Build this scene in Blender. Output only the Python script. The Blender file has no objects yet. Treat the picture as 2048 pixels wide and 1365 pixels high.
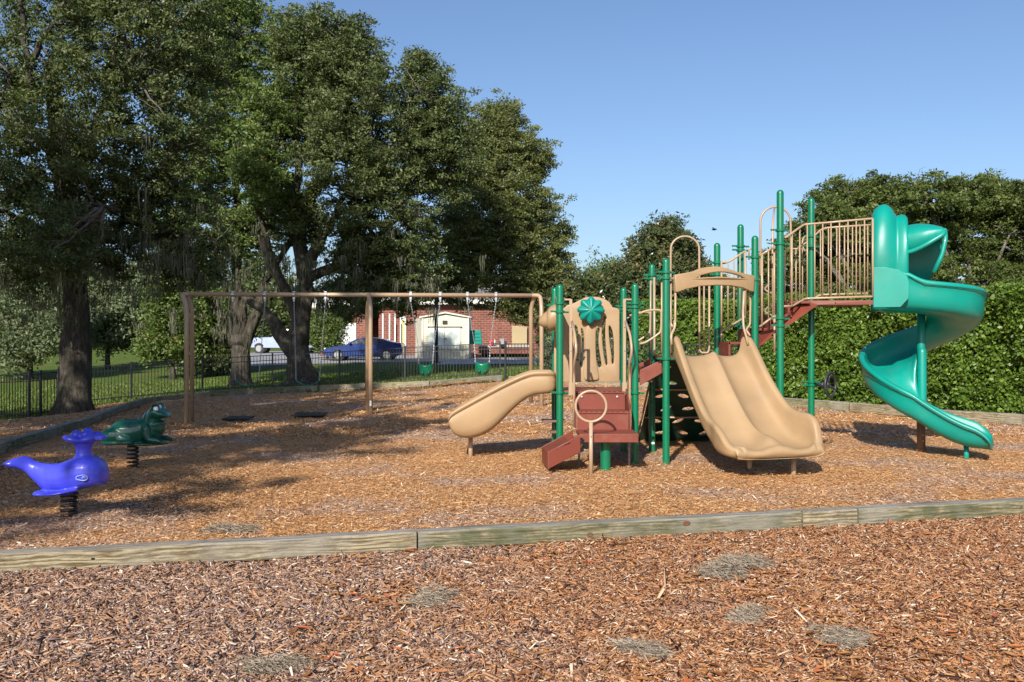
import bpy, bmesh, math, random
import numpy as np
from mathutils import Vector, Matrix, noise
R = math.radians
sc = bpy.context.scene

# ---------------- camera, sky, sun, exposure ----------------
F = 1900.0; CX = 1024.0; CY = 682.5; CAMZ = 1.535
cd = bpy.data.cameras.new("camera"); cam = bpy.data.objects.new("camera", cd)
sc.collection.objects.link(cam); sc.camera = cam
cam.location = (0, 0, CAMZ); cam.rotation_euler = (R(90), 0, 0)
cd.sensor_width = 36; cd.lens = 36 * F / 2048; cd.clip_end = 3000; cd.clip_start = .05
w = bpy.data.worlds.new("World"); sc.world = w; w.use_nodes = True
nt = w.node_tree; sky = nt.nodes.new('ShaderNodeTexSky'); sky.sky_type = 'NISHITA'
SUN = Vector((-.47, -1.53, 1.0)).normalized()
sky.sun_disc = False; sky.sun_elevation = math.asin(SUN.z); sky.sun_rotation = math.atan2(SUN.x, SUN.y)
sky.air_density = 1.0; sky.dust_density = 1.3; sky.ozone_density = 3.2
tint = nt.nodes.new('ShaderNodeMix'); tint.data_type = 'RGBA'; tint.blend_type = 'MULTIPLY'; tint.inputs[0].default_value = 1; tint.inputs[7].default_value = (1.0, 1.04, 1.13, 1)
nt.links.new(sky.outputs[0], tint.inputs[6]); nt.links.new(tint.outputs[2], nt.nodes['Background'].inputs[0])
nt.nodes['Background'].inputs[1].default_value = 0.092
sl = bpy.data.lights.new("sun", 'SUN'); so = bpy.data.objects.new("sun", sl); sc.collection.objects.link(so)
sl.energy = 5.0; sl.angle = R(.5); sl.color = (1, .94, .84)
so.rotation_euler = SUN.to_track_quat('Z', 'Y').to_euler(); so.location = (-10, -20, 30)
sc.view_settings.view_transform = 'Standard'; sc.view_settings.look = 'None'
sc.view_settings.gamma = 1; sc.view_settings.exposure = 0.48
sc.render.engine = 'CYCLES'
sc.cycles.max_bounces = 6; sc.cycles.diffuse_bounces = 3; sc.cycles.transparent_max_bounces = 4
sc.cycles.use_denoising = True

# ---------------- helpers ----------------
def P(px, py, Y):
    return Vector(((px - CX) * Y / F, Y, CAMZ - (py - CY) * Y / F))
col = sc.collection
OFF = {}
def tag(o, label=None, cat=None, group=None, kind=None):
    if label: o['label'] = label
    if cat: o['category'] = cat
    if group: o['group'] = group
    if kind: o['kind'] = kind
    return o
def empty(name, loc, label=None, cat=None, group=None):
    o = bpy.data.objects.new(name, None); col.objects.link(o); o.location = loc
    OFF[o.name] = Vector(loc); o.empty_display_size = .2
    return tag(o, label, cat, group)
def link_mesh(name, me, mat, parent=None, smooth=False):
    o = bpy.data.objects.new(name, me); col.objects.link(o)
    for m in (mat if isinstance(mat, (list, tuple)) else [mat]): me.materials.append(m)
    if parent is not None:
        o.parent = parent; OFF[o.name] = OFF[parent.name]
        t = OFF[parent.name]
        if t.length > 0: me.transform(Matrix.Translation(-t))
    else: OFF[o.name] = Vector((0, 0, 0))
    if smooth: me.polygons.foreach_set('use_smooth', [True] * len(me.polygons))
    return o
def rebase(o, loc):   # give a one-mesh thing its own origin
    loc = Vector(loc); o.data.transform(Matrix.Translation(-loc)); o.location = loc; OFF[o.name] = loc; return o
class MB:
    def __init__(s): s.v = []; s.f = []; s.m = []
    def add(s, vs, fs, mi=0):
        b = len(s.v); s.v += [tuple(x) for x in vs]; s.f += [tuple(i + b for i in f) for f in fs]; s.m += [mi] * len(fs); return s
    def box(s, c, size, rz=0, ry=0, rx=0, mi=0, bev=0):
        x, y, z = [a / 2 for a in size]; M = Matrix.Translation(Vector(c)) @ Matrix.Rotation(rz, 4, 'Z') @ Matrix.Rotation(ry, 4, 'Y') @ Matrix.Rotation(rx, 4, 'X')
        vs = [M @ Vector((a * x, b_ * y, c_ * z)) for a in (-1, 1) for b_ in (-1, 1) for c_ in (-1, 1)]
        return s.add(vs, [(0, 1, 3, 2), (4, 6, 7, 5), (0, 4, 5, 1), (2, 3, 7, 6), (0, 2, 6, 4), (1, 5, 7, 3)], mi)
    def tube(s, pts, r, n=8, caps=True, closed=False, mi=0, flat=1.0):
        pts = [Vector(p) for p in pts]; N = len(pts)
        rs = r if isinstance(r, (list, tuple)) else [r] * N
        vs = []; up = None
        for i, p in enumerate(pts):
            if closed: t = pts[(i + 1) % N] - pts[i - 1]
            else: t = pts[min(i + 1, N - 1)] - pts[max(i - 1, 0)]
            t = t.normalized() if t.length > 1e-9 else Vector((0, 0, 1))
            if up is None:
                up = Vector((0, 0, 1)) if abs(t.z) < .9 else Vector((1, 0, 0))
            a = t.cross(up)
            if a.length < 1e-4: a = t.cross(Vector((0, 1, 0)))
            a.normalize(); b = t.cross(a).normalized(); up = -b if False else up
            up = (a.cross(t)).normalized()
            for k in range(n):
                th = 2 * math.pi * k / n
                vs.append(p + (a * math.cos(th) + up * math.sin(th) * flat) * rs[i])
        fs = []
        M = N if closed else N - 1
        for i in range(M):
            j = (i + 1) % N
            for k in range(n):
                k2 = (k + 1) % n
                fs.append((i * n + k, i * n + k2, j * n + k2, j * n + k))
        if caps and not closed:
            fs.append(tuple(range(n))[::-1]); fs.append(tuple((N - 1) * n + k for k in range(n)))
        return s.add(vs, fs, mi)
    def lathe(s, prof, c, n=16, axis='Z', mi=0, M=None):  # prof (r, h)
        c = Vector(c); vs = []
        Q = {'Z': Matrix.Identity(3), 'X': Matrix(((0, 0, 1), (0, 1, 0), (-1, 0, 0))), 'Y': Matrix(((1, 0, 0), (0, 0, 1), (0, -1, 0)))}[axis] if M is None else M
        for r, h in prof:
            for k in range(n):
                a = 2 * math.pi * k / n; vs.append(c + Q @ Vector((r * math.cos(a), r * math.sin(a), h)))
        fs = []
        for i in range(len(prof) - 1):
            for k in range(n):
                k2 = (k + 1) % n; fs.append((i * n + k, i * n + k2, (i + 1) * n + k2, (i + 1) * n + k))
        fs.append(tuple(range(n))[::-1]); fs.append(tuple((len(prof) - 1) * n + k for k in range(n)))
        return s.add(vs, fs, mi)
    def ell(s, c, rad, n=14, m=9, M=None, mi=0):
        c = Vector(c); vs = []
        for i in range(m + 1):
            ph = math.pi * i / m
            for k in range(n):
                th = 2 * math.pi * k / n
                q = Vector((rad[0] * math.sin(ph) * math.cos(th), rad[1] * math.sin(ph) * math.sin(th), rad[2] * math.cos(ph)))
                if M is not None: q = M @ q
                vs.append(c + q)
        fs = [(i * n + k, (i + 1) * n + k, (i + 1) * n + (k + 1) % n, i * n + (k + 1) % n) for i in range(m) for k in range(n)]
        return s.add(vs, fs, mi)
    def loft(s, rings, caps=True, closed_ring=True, mi=0):
        n = len(rings[0]); vs = [p for r in rings for p in r]; fs = []
        for i in range(len(rings) - 1):
            for k in range(n if closed_ring else n - 1):
                k2 = (k + 1) % n; fs.append((i * n + k, i * n + k2, (i + 1) * n + k2, (i + 1) * n + k))
        if caps:
            fs.append(tuple(range(n))[::-1]); fs.append(tuple((len(rings) - 1) * n + k for k in range(n)))
        return s.add(vs, fs, mi)
    def prism(s, poly, ext, mi=0):  # poly list of Vector (planar), ext Vector
        ext = Vector(ext); n = len(poly); vs = [Vector(p) for p in poly] + [Vector(p) + ext for p in poly]
        fs = [tuple(range(n)), tuple(range(n, 2 * n))[::-1]] + [(k, (k + 1) % n + 0, (k + 1) % n + n, k + n) for k in range(n)]
        return s.add(vs, fs, mi)
    def mesh(s, name, clean=True):
        me = bpy.data.meshes.new(name); me.from_pydata(s.v, [], s.f)
        if any(s.m): me.polygons.foreach_set('material_index', s.m)
        bm = bmesh.new(); bm.from_mesh(me)
        if clean: bmesh.ops.remove_doubles(bm, verts=bm.verts, dist=1e-5)
        bmesh.ops.recalc_face_normals(bm, faces=bm.faces)
        bm.to_mesh(me); bm.free(); return me
    def build(s, name, mat, parent=None, smooth=False, bevel=0, sub=0, auto=None, label=None):
        me = s.mesh(name)
        o = link_mesh(name, me, mat, parent, smooth or auto is not None)
        if auto is not None:
            me.set_sharp_from_angle(angle=R(auto))
        if bevel:
            m = o.modifiers.new('b', 'BEVEL'); m.width = bevel; m.segments = 2; m.limit_method = 'ANGLE'; m.angle_limit = R(40)
        if sub:
            m = o.modifiers.new('s', 'SUBSURF'); m.levels = sub; m.render_levels = sub
        if label: o['label'] = label
        return o
def bend(pts, rad=.05, n=5, closed=False):
    pts = [Vector(p) for p in pts]; out = []
    N = len(pts)
    for i, p in enumerate(pts):
        if not closed and i in (0, N - 1): out.append(p); continue
        a = pts[i - 1] - p; b = pts[(i + 1) % N] - p
        r = min(rad, a.length * .45, b.length * .45)
        p0 = p + a.normalized() * r; p1 = p + b.normalized() * r
        for k in range(n + 1):
            t = k / n; out.append(p0 * (1 - t) ** 2 + p * 2 * t * (1 - t) + p1 * t * t)
    return out
def meld(mb, voxel=.012, it=6):
    me = mb.mesh('t'); o = bpy.data.objects.new('t', me); col.objects.link(o)
    m = o.modifiers.new('r', 'REMESH'); m.mode = 'VOXEL'; m.voxel_size = voxel
    m = o.modifiers.new('s', 'SMOOTH'); m.factor = .5; m.iterations = it
    dg = bpy.context.evaluated_depsgraph_get()
    r = bpy.data.meshes.new_from_object(o.evaluated_get(dg)); bpy.data.objects.remove(o)
    r.polygons.foreach_set('use_smooth', [True] * len(r.polygons)); return r
def shape2d(splines, depth, bevel, to3d):
    """filled plate with holes: splines = lists of (a, b) in plate coordinates; to3d maps (a, b, c) to world"""
    cu = bpy.data.curves.new('t', 'CURVE'); cu.dimensions = '2D'; cu.fill_mode = 'BOTH'; cu.extrude = depth; cu.bevel_depth = bevel; cu.offset = -bevel; cu.bevel_resolution = 2
    for sp in splines:
        s = cu.splines.new('POLY'); s.points.add(len(sp) - 1); s.use_cyclic_u = True
        for p, q in zip(s.points, sp): p.co = (q[0], q[1], 0, 1)
    o = bpy.data.objects.new('t', cu); col.objects.link(o)
    dg = bpy.context.evaluated_depsgraph_get(); me = bpy.data.meshes.new_from_object(o.evaluated_get(dg)); bpy.data.objects.remove(o)
    for v in me.vertices: v.co = to3d(*v.co)
    bm = bmesh.new(); bm.from_mesh(me); bmesh.ops.remove_doubles(bm, verts=bm.verts, dist=1e-5)
    bmesh.ops.recalc_face_normals(bm, faces=bm.faces); bm.to_mesh(me); bm.free(); me.materials.clear()
    return me
def smooth_closed(pts, k=3):
    pts = [tuple(p) for p in pts]
    for _ in range(k):
        out = []
        for i in range(len(pts)):
            a, b = pts[i], pts[(i + 1) % len(pts)]
            out.append((a[0] * .75 + b[0] * .25, a[1] * .75 + b[1] * .25)); out.append((a[0] * .25 + b[0] * .75, a[1] * .25 + b[1] * .75))
        pts = out
    return pts
def np_mesh(name, V, Fc, attr=None):
    V = np.ascontiguousarray(V, dtype=np.float32); Fc = np.ascontiguousarray(Fc, dtype=np.int32)
    me = bpy.data.meshes.new(name); nf, k = Fc.shape
    me.vertices.add(len(V)); me.vertices.foreach_set('co', V.ravel())
    me.loops.add(nf * k); me.loops.foreach_set('vertex_index', Fc.ravel())
    me.polygons.add(nf); me.polygons.foreach_set('loop_start', np.arange(0, nf * k, k, dtype=np.int32))
    try: me.polygons.foreach_set('loop_total', np.full(nf, k, dtype=np.int32))
    except Exception: pass
    if attr is not None:
        at = me.attributes.new('rnd', 'FLOAT', 'FACE'); at.data.foreach_set('value', np.ascontiguousarray(attr, dtype=np.float32))
    me.update(calc_edges=True); return me
rng = np.random.default_rng(7)
def unit(n):
    v = rng.normal(size=(n, 3)); return v / np.linalg.norm(v, axis=1, keepdims=True)

# ---------------- materials ----------------
def mat(name):
    m = bpy.data.materials.new(name); m.use_nodes = True; n = m.node_tree; return m, n, n.nodes['Principled BSDF']
def ramp(n, stops, interp='LINEAR'):
    r = n.nodes.new('ShaderNodeValToRGB'); cr = r.color_ramp; cr.interpolation = interp
    while len(cr.elements) < len(stops): cr.elements.new(.5)
    for e, (p, c) in zip(cr.elements, stops): e.position = p; e.color = (*c, 1)
    return r
def tex(n, kind, scale, detail=4, coord='Object', rough=.5, vec=None, stretch=None):
    t = n.nodes.new('ShaderNodeTex' + kind); t.inputs['Scale'].default_value = scale
    if 'Detail' in t.inputs: t.inputs['Detail'].default_value = detail
    if 'Roughness' in t.inputs: t.inputs['Roughness'].default_value = rough
    tc = n.nodes.new('ShaderNodeTexCoord'); src = tc.outputs[coord]
    if stretch:
        mp = n.nodes.new('ShaderNodeMapping'); mp.inputs['Scale'].default_value = stretch; n.links.new(src, mp.inputs[0]); src = mp.outputs[0]
    n.links.new(src, t.inputs['Vector']); return t
def bump(n, b, src, strength=.3, dist=.01):
    bp = n.nodes.new('ShaderNodeBump'); bp.inputs['Strength'].default_value = strength; bp.inputs['Distance'].default_value = dist
    n.links.new(src, bp.inputs['Height']); n.links.new(bp.outputs[0], b.inputs['Normal']); return bp
def mix(n, fac, a, b, mode='MIX'):
    m = n.nodes.new('ShaderNodeMix'); m.data_type = 'RGBA'; m.blend_type = mode
    if isinstance(fac, (int, float)): m.inputs[0].default_value = fac
    else: n.links.new(fac, m.inputs[0])
    for i, x in ((6, a), (7, b)):
        if isinstance(x, tuple): m.inputs[i].default_value = (*x, 1)
        else: n.links.new(x, m.inputs[i])
    return m.outputs[2]
def plain(name, c, rough=.5, var=.12, scale=6, metal=0, coat=0, bmp=0, bscale=60, spec=.5, dirt=0):
    m, n, b = mat(name)
    t = tex(n, 'Noise', scale, 5)
    c2 = tuple(x * (1 - var) for x in c); c3 = tuple(min(1, x * (1 + var)) for x in c)
    r = ramp(n, [(.3, c2), (.7, c3)]); n.links.new(t.outputs[0], r.inputs[0])
    o = r.outputs[0]
    if dirt:
        t3 = tex(n, 'Noise', 2.3, 8, rough=.7); r3 = ramp(n, [(.52, (0, 0, 0)), (.78, (1, 1, 1))]); n.links.new(t3.outputs[0], r3.inputs[0])
        mm = n.nodes.new('ShaderNodeMath'); mm.operation = 'MULTIPLY'; mm.inputs[1].default_value = dirt; n.links.new(r3.outputs[0], mm.inputs[0])
        o = mix(n, mm.outputs[0], o, (.30, .24, .17))
    n.links.new(o, b.inputs['Base Color'])
    rr = n.nodes.new('ShaderNodeMapRange'); rr.inputs[3].default_value = max(0, rough - .08); rr.inputs[4].default_value = rough + .12
    t2 = tex(n, 'Noise', scale * 3, 6); n.links.new(t2.outputs[0], rr.inputs[0]); n.links.new(rr.outputs[0], b.inputs['Roughness'])
    b.inputs['Metallic'].default_value = metal; b.inputs['Coat Weight'].default_value = coat; b.inputs['Specular IOR Level'].default_value = spec
    if bmp: t4 = tex(n, 'Noise', bscale, 4); bump(n, b, t4.outputs[0], bmp, .004)
    return m
def attr_mat(name, stops, rough=.7, trans=0, spec=.3, interp='LINEAR', posvar=None, bmp=0):
    m, n, b = mat(name)
    a = n.nodes.new('ShaderNodeAttribute'); a.attribute_name = 'rnd'
    r = ramp(n, stops, interp); n.links.new(a.outputs['Fac'], r.inputs[0]); o = r.outputs[0]
    if posvar:
        sc_, c_, f_ = posvar
        t = tex(n, 'Noise', sc_, 3); rr = ramp(n, [(.4, (0, 0, 0)), (.62, (f_,) * 3)]); n.links.new(t.outputs[0], rr.inputs[0])
        o = mix(n, rr.outputs[0], o, c_, 'MULTIPLY')
    n.links.new(o, b.inputs['Base Color']); b.inputs['Roughness'].default_value = rough; b.inputs['Specular IOR Level'].default_value = spec
    if trans:
        tr = n.nodes.new('ShaderNodeBsdfTranslucent'); g = n.nodes.new('ShaderNodeMix'); g.data_type = 'RGBA'; g.blend_type = 'MULTIPLY'; g.inputs[0].default_value = 1
        n.links.new(o, g.inputs[6]); g.inputs[7].default_value = (1.6, 1.7, .7, 1); n.links.new(g.outputs[2], tr.inputs[0])
        ms = n.nodes.new('ShaderNodeMixShader'); ms.inputs[0].default_value = trans
        out = n.nodes['Material Output']; n.links.new(b.outputs[0], ms.inputs[1]); n.links.new(tr.outputs[0], ms.inputs[2]); n.links.new(ms.outputs[0], out.inputs[0])
    return m
MT = {}
MT['green'] = plain('green_powder_coat', (.001, .145, .068), .28, .06, 3, coat=.3)
MT['tan'] = plain('tan_powder_coat', (.38, .265, .17), .35, .05, 3, coat=.2)
MT['tanp'] = plain('tan_plastic', (.335, .222, .118), .45, .14, 2.0, coat=.05, dirt=.35)
MT['teal'] = plain('teal_plastic', (.0, .24, .19), .38, .14, 1.6, coat=.08, dirt=.10)
MT['red'] = plain('brick_red_coated_steel', (.17, .034, .018), .5, .10, 3, dirt=.25)
MT['brown'] = plain('brown_coated_steel', (.16, .09, .06), .5, .1, 4)
MT['dkgreen'] = plain('dark_green_plastic', (.004, .045, .03), .45, .1, 4)
MT['chain'] = plain('galvanised_chain', (.42, .43, .45), .35, .15, 30, metal=.8)
MT['black'] = plain('black_rubber', (.012, .012, .014), .5, .2, 8)
MT['wheel'] = plain('black_plastic', (.03, .03, .04), .4, .1, 8)
MT['steel'] = plain('steel_bolt', (.6, .6, .6), .3, .1, 30, metal=.9)
MT['white'] = plain('white_paint', (.75, .76, .74), .5, .05, 3)
MT['whale'] = plain('blue_whale_plastic', (.055, .065, .62), .30, .08, 4, coat=.15, dirt=.08)
MT['whaleeye'] = plain('pale_blue_plastic', (.20, .26, .62), .3, .05, 4)
MT['frog'] = plain('frog_green_plastic', (.004, .085, .058), .26, .12, 4, coat=.2, dirt=.06)
MT['froglight'] = plain('white_eye_paint', (.8, .82, .85), .3, .02, 4)
MT['fence'] = plain('black_fence_aluminium', (.018, .02, .024), .42, .2, 10, coat=.15)
# ---------------- terrain ----------------
CTL = np.array([(-5,2,0),(5,2,0),(0,5,0),(-5,8,0),(5,8,0),(9,9,0),(-4,11.5,0),(2,12,0),(6,13,0),(-7.1,13.1,-.01),(-7.6,15.9,-.06),(-8.2,18.5,-.13),
 (-9.6,23.1,-.24),(-11.3,24.5,-.36),(-11,28.5,-.32),(-9.95,31.3,-.3),(-6.2,30.6,-.1),(-2.6,30.2,.05),(-.35,31.9,.18),(-6.6,19.2,-.14),(-3,19.7,.03),(.5,20.1,.2),
 (5,19,0.02),(7.2,20.9,0),(8.66,17.8,0),(14,17,0),(12,30,.1),(4,30.2,.19),(-13.4,26.4,-.62),(-14.8,31,-.62),(-13.2,33,-.5),(-11,34.5,-.34),(-6.5,36,-.12),(-3.9,35,.05),(-.4,35,.22),
 (-18,20,-.5),(-22,27,-.75),(-15,45,-.3),(-25,60,0),(-5,48,.25),(0,50,.33),(10,50,.35),(-10,57,.37),(0,60,.38),(10,60,.38),(-18,77,.56),(0,80,.55),(20,80,.5),(-45,50,-.2),(45,40,.1),
 (-60,100,.6),(0,120,.7),(60,100,.6),(-100,0,-.3),(100,0,0),(0,-60,0),(-200,200,.7),(200,200,.7),(0,250,.7),(-200,-100,0),(200,-100,0)], dtype=float)
def _tps():
    A = CTL[:, :2]; n = len(A)
    d2 = ((A[:, None] - A[None]) ** 2).sum(2); K = np.where(d2 > 0, .5 * d2 * np.log(np.maximum(d2, 1e-12)), 0) + np.eye(n) * .8
    Pm = np.hstack([np.ones((n, 1)), A]); L = np.zeros((n + 3, n + 3)); L[:n, :n] = K; L[:n, n:] = Pm; L[n:, :n] = Pm.T
    return np.linalg.solve(L, np.concatenate([CTL[:, 2], np.zeros(3)]))
TW = _tps()
HOLLOW = [(3.15, 10.25, .55, .07), (-1.05, 12.6, .45, .06), (6.35, 12.1, .45, .05), (-5.35, 19.4, .6, .09), (-4.1, 19.6, .6, .09), (-1.75, 19.9, .5, .06), (-.6, 20.1, .5, .06)]   # kicked-out hollows under slide mouths and swings
def gz(X, Y):
    X = np.asarray(X, dtype=float); Y = np.asarray(Y, dtype=float); sh = X.shape; x = X.ravel(); y = Y.ravel(); out = np.empty_like(x)
    for i in range(0, len(x), 20000):
        xx = x[i:i + 20000]; yy = y[i:i + 20000]
        d2 = (xx[:, None] - CTL[None, :, 0]) ** 2 + (yy[:, None] - CTL[None, :, 1]) ** 2
        out[i:i + 20000] = (.5 * d2 * np.log(np.maximum(d2, 1e-12))) @ TW[:-3] + TW[-3] + TW[-2] * xx + TW[-1] * yy
    near = np.clip((np.hypot(x, y) - 9) / 6, 0, 1)   # the play area itself is flat
    out = out * near
    for hx, hy, hr, hd in HOLLOW: out = out - hd * np.exp(-((x - hx) ** 2 + (y - hy) ** 2) / hr ** 2)
    return out.reshape(sh) if sh else float(out[0])
def G(px, py):
    """where the view ray of a photo point meets the ground"""
    Y = 1.535 * F / (py - CY)
    for _ in range(40):
        z = gz((px - CX) * Y / F, Y); Y = .5 * Y + .5 * (CAMZ - z) * F / (py - CY)
    return Vector(((px - CX) * Y / F, Y, gz((px - CX) * Y / F, Y)))
BED = [(-24, -3), (14, -3), (14, 17.7), (9.6, 17.75), (8.7, 17.9), (7.2, 20.9), (6.4, 22.6), (4.6, 29.2), (2.5, 30.6), (-.35, 31.95), (-2.6, 30.25), (-6.2, 30.65), (-9.95, 31.35), (-11.2, 31.6), (-13.1, 31.3), (-12.9, 27.1), (-13.4, 26.3), (-24, 26.5)]
def inside(poly, X, Y):
    r = np.zeros(X.shape, bool); n = len(poly)
    for i in range(n):
        x0, y0 = poly[i]; x1, y1 = poly[(i + 1) % n]
        c = ((y0 > Y) != (y1 > Y)) & (X < (x1 - x0) * (Y - y0) / (y1 - y0 + 1e-12) + x0); r ^= c
    return r
def grid_sheet(name, xs, ys, mt, mask=None, dz=0, wob=0):
    X, Y = np.meshgrid(xs, ys); Z = gz(X, Y) + dz
    if wob:
        Z = Z + wob * (np.sin(X * 2.1 + np.sin(Y * 1.7) * 1.3) * np.cos(Y * 2.6 + np.sin(X * 1.1)) + .5 * np.sin(X * 5.3 + Y * 3.1) * np.cos(Y * 6.1 - X * 2.2))
    ny, nx = X.shape; idx = np.arange(nx * ny).reshape(ny, nx)
    Fq = np.stack([idx[:-1, :-1], idx[:-1, 1:], idx[1:, 1:], idx[1:, :-1]], -1).reshape(-1, 4)
    cx = (xs[:-1] + xs[1:]) / 2; cy = (ys[:-1] + ys[1:]) / 2; MX, MY = np.meshgrid(cx, cy)
    if mask is not None: Fq = Fq[mask(MX, MY).ravel()]
    me = np_mesh(name, np.stack([X, Y, Z], -1).reshape(-1, 3), Fq)
    o = link_mesh(name, me, mt, None, True); o['kind'] = 'structure'; return o
# mulch
def chip_stops(v):
    if v == 'old': return [(0, (.07, .04, .03)), (.1, (.16, .095, .065)), (.25, (.29, .165, .105)), (.4, (.38, .225, .14)), (.52, (.43, .28, .19)), (.64, (.36, .25, .20)), (.74, (.25, .19, .18)), (.84, (.58, .43, .32)), (.93, (.70, .57, .47)), (1, (.78, .68, .58))]
    return [(0, (.12, .055, .03)), (.15, (.30, .14, .065)), (.35, (.52, .28, .12)), (.55, (.60, .35, .16)), (.75, (.60, .39, .23)), (.9, (.70, .52, .36)), (1, (.80, .67, .53))]
def mulch_base():
    m, n, b = mat('mulch_bed_base')
    v = n.nodes.new('ShaderNodeTexVoronoi'); v.inputs['Scale'].default_value = 46; v.feature = 'F1'
    tc = n.nodes.new('ShaderNodeTexCoord'); nz = tex(n, 'Noise', 9, 3)
    mp = n.nodes.new('ShaderNodeMapping'); mp.inputs['Scale'].default_value = (1, 1.9, 1)
    ad = n.nodes.new('ShaderNodeMix'); ad.data_type = 'VECTOR'; ad.inputs[0].default_value = .12
    n.links.new(tc.outputs['Object'], ad.inputs[4]); n.links.new(nz.outputs[1], ad.inputs[5]); n.links.new(ad.outputs[1], mp.inputs[0]); n.links.new(mp.outputs[0], v.inputs['Vector'])
    sp = n.nodes.new('ShaderNodeSeparateColor'); n.links.new(v.outputs['Color'], sp.inputs[0])
    r = ramp(n, [(0, (.12, .055, .025)), (.3, (.44, .20, .075)), (.6, (.57, .29, .115)), (.85, (.62, .38, .18)), (1, (.72, .56, .38))]); n.links.new(sp.outputs[0], r.inputs[0])
    r2 = ramp(n, [(0, (.09, .05, .035)), (.3, (.36, .20, .12)), (.6, (.50, .32, .21)), (.85, (.54, .40, .31)), (1, (.70, .60, .50))]); n.links.new(sp.outputs[0], r2.inputs[0])
    big = tex(n, 'Noise', .45, 5, rough=.6); rb = ramp(n, [(.50, (0, 0, 0)), (.60, (1, 1, 1))]); n.links.new(big.outputs[0], rb.inputs[0])
    o = mix(n, rb.outputs[0], r.outputs[0], r2.outputs[0])
    n.links.new(o, b.inputs['Base Color']); b.inputs['Roughness'].default_value = .85; b.inputs['Specular IOR Level'].default_value = .15
    bump(n, b, sp.outputs[1], .9, .02); return m
MT['mulch'] = mulch_base()
def lawn_mat():
    m, n, b = mat('lawn_grass')
    t = tex(n, 'Noise', 14, 8, rough=.75); r = ramp(n, [(.3, (.035, .06, .010)), (.5, (.085, .135, .022)), (.7, (.17, .22, .05))]); n.links.new(t.outputs[0], r.inputs[0])
    t2 = tex(n, 'Noise', .35, 4); r2 = ramp(n, [(.5, (0, 0, 0)), (.72, (.75,) * 3)]); n.links.new(t2.outputs[0], r2.inputs[0])
    o = mix(n, r2.outputs[0], r.outputs[0], (.17, .12, .05)); n.links.new(o, b.inputs['Base Color']); b.inputs['Roughness'].default_value = .9; b.inputs['Specular IOR Level'].default_value = .1
    t3 = tex(n, 'Noise', 60, 3); bump(n, b, t3.outputs[0], .8, .04); return m
MT['lawn'] = lawn_mat()
MT['asphalt'] = plain('grey_asphalt', (.26, .26, .27), .85, .12, 3, bmp=.3)
MT['concrete'] = plain('pale_concrete', (.42, .40, .37), .85, .12, 1.5, bmp=.2)
xs1 = np.arange(-24, 14.01, .14); ys1 = np.arange(-3, 36.9, .14)
x_end = xs1[-1]; y_end = ys1[-1]
grid_sheet('mulch_bed', xs1, ys1, MT['mulch'], lambda X, Y: inside(BED, X, Y), .0, .012)
grid_sheet('lawn', xs1, ys1, MT['lawn'], lambda X, Y: ~inside(BED, X, Y), .0, .012)
xo = np.concatenate([[-900, -400, -200, -120, -80, -60, -45, -34], xs1[[0]], np.linspace(-24, x_end, 20)[1:-1], xs1[[-1]], [20, 30, 45, 60, 90, 150, 300, 900]])
yo = np.concatenate([[-400, -100, -30], [ys1[0]], np.linspace(ys1[0], y_end, 20)[1:-1], [y_end], np.arange(40, 120, 3.), [130, 160, 220, 400, 900, 1500]])
grid_sheet('ground', xo, yo, MT['lawn'], lambda X, Y: ~((X > -24) & (X < x_end) & (Y > ys1[0]) & (Y < y_end)))
# road / parking strip behind the lawn, pale concrete apron before the building
grid_sheet('road', np.linspace(-19.5, 40, 50), np.linspace(53.5, 63.0, 8), MT['asphalt'], None, .02)
grid_sheet('car_park', np.linspace(-21.5, -4.0, 20), np.linspace(63.1, 84, 10), MT['asphalt'], None, .024)
grid_sheet('pavement', np.linspace(-3.9, 12, 20), np.linspace(49, 53.4, 6), MT['concrete'], None, .03)

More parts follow.
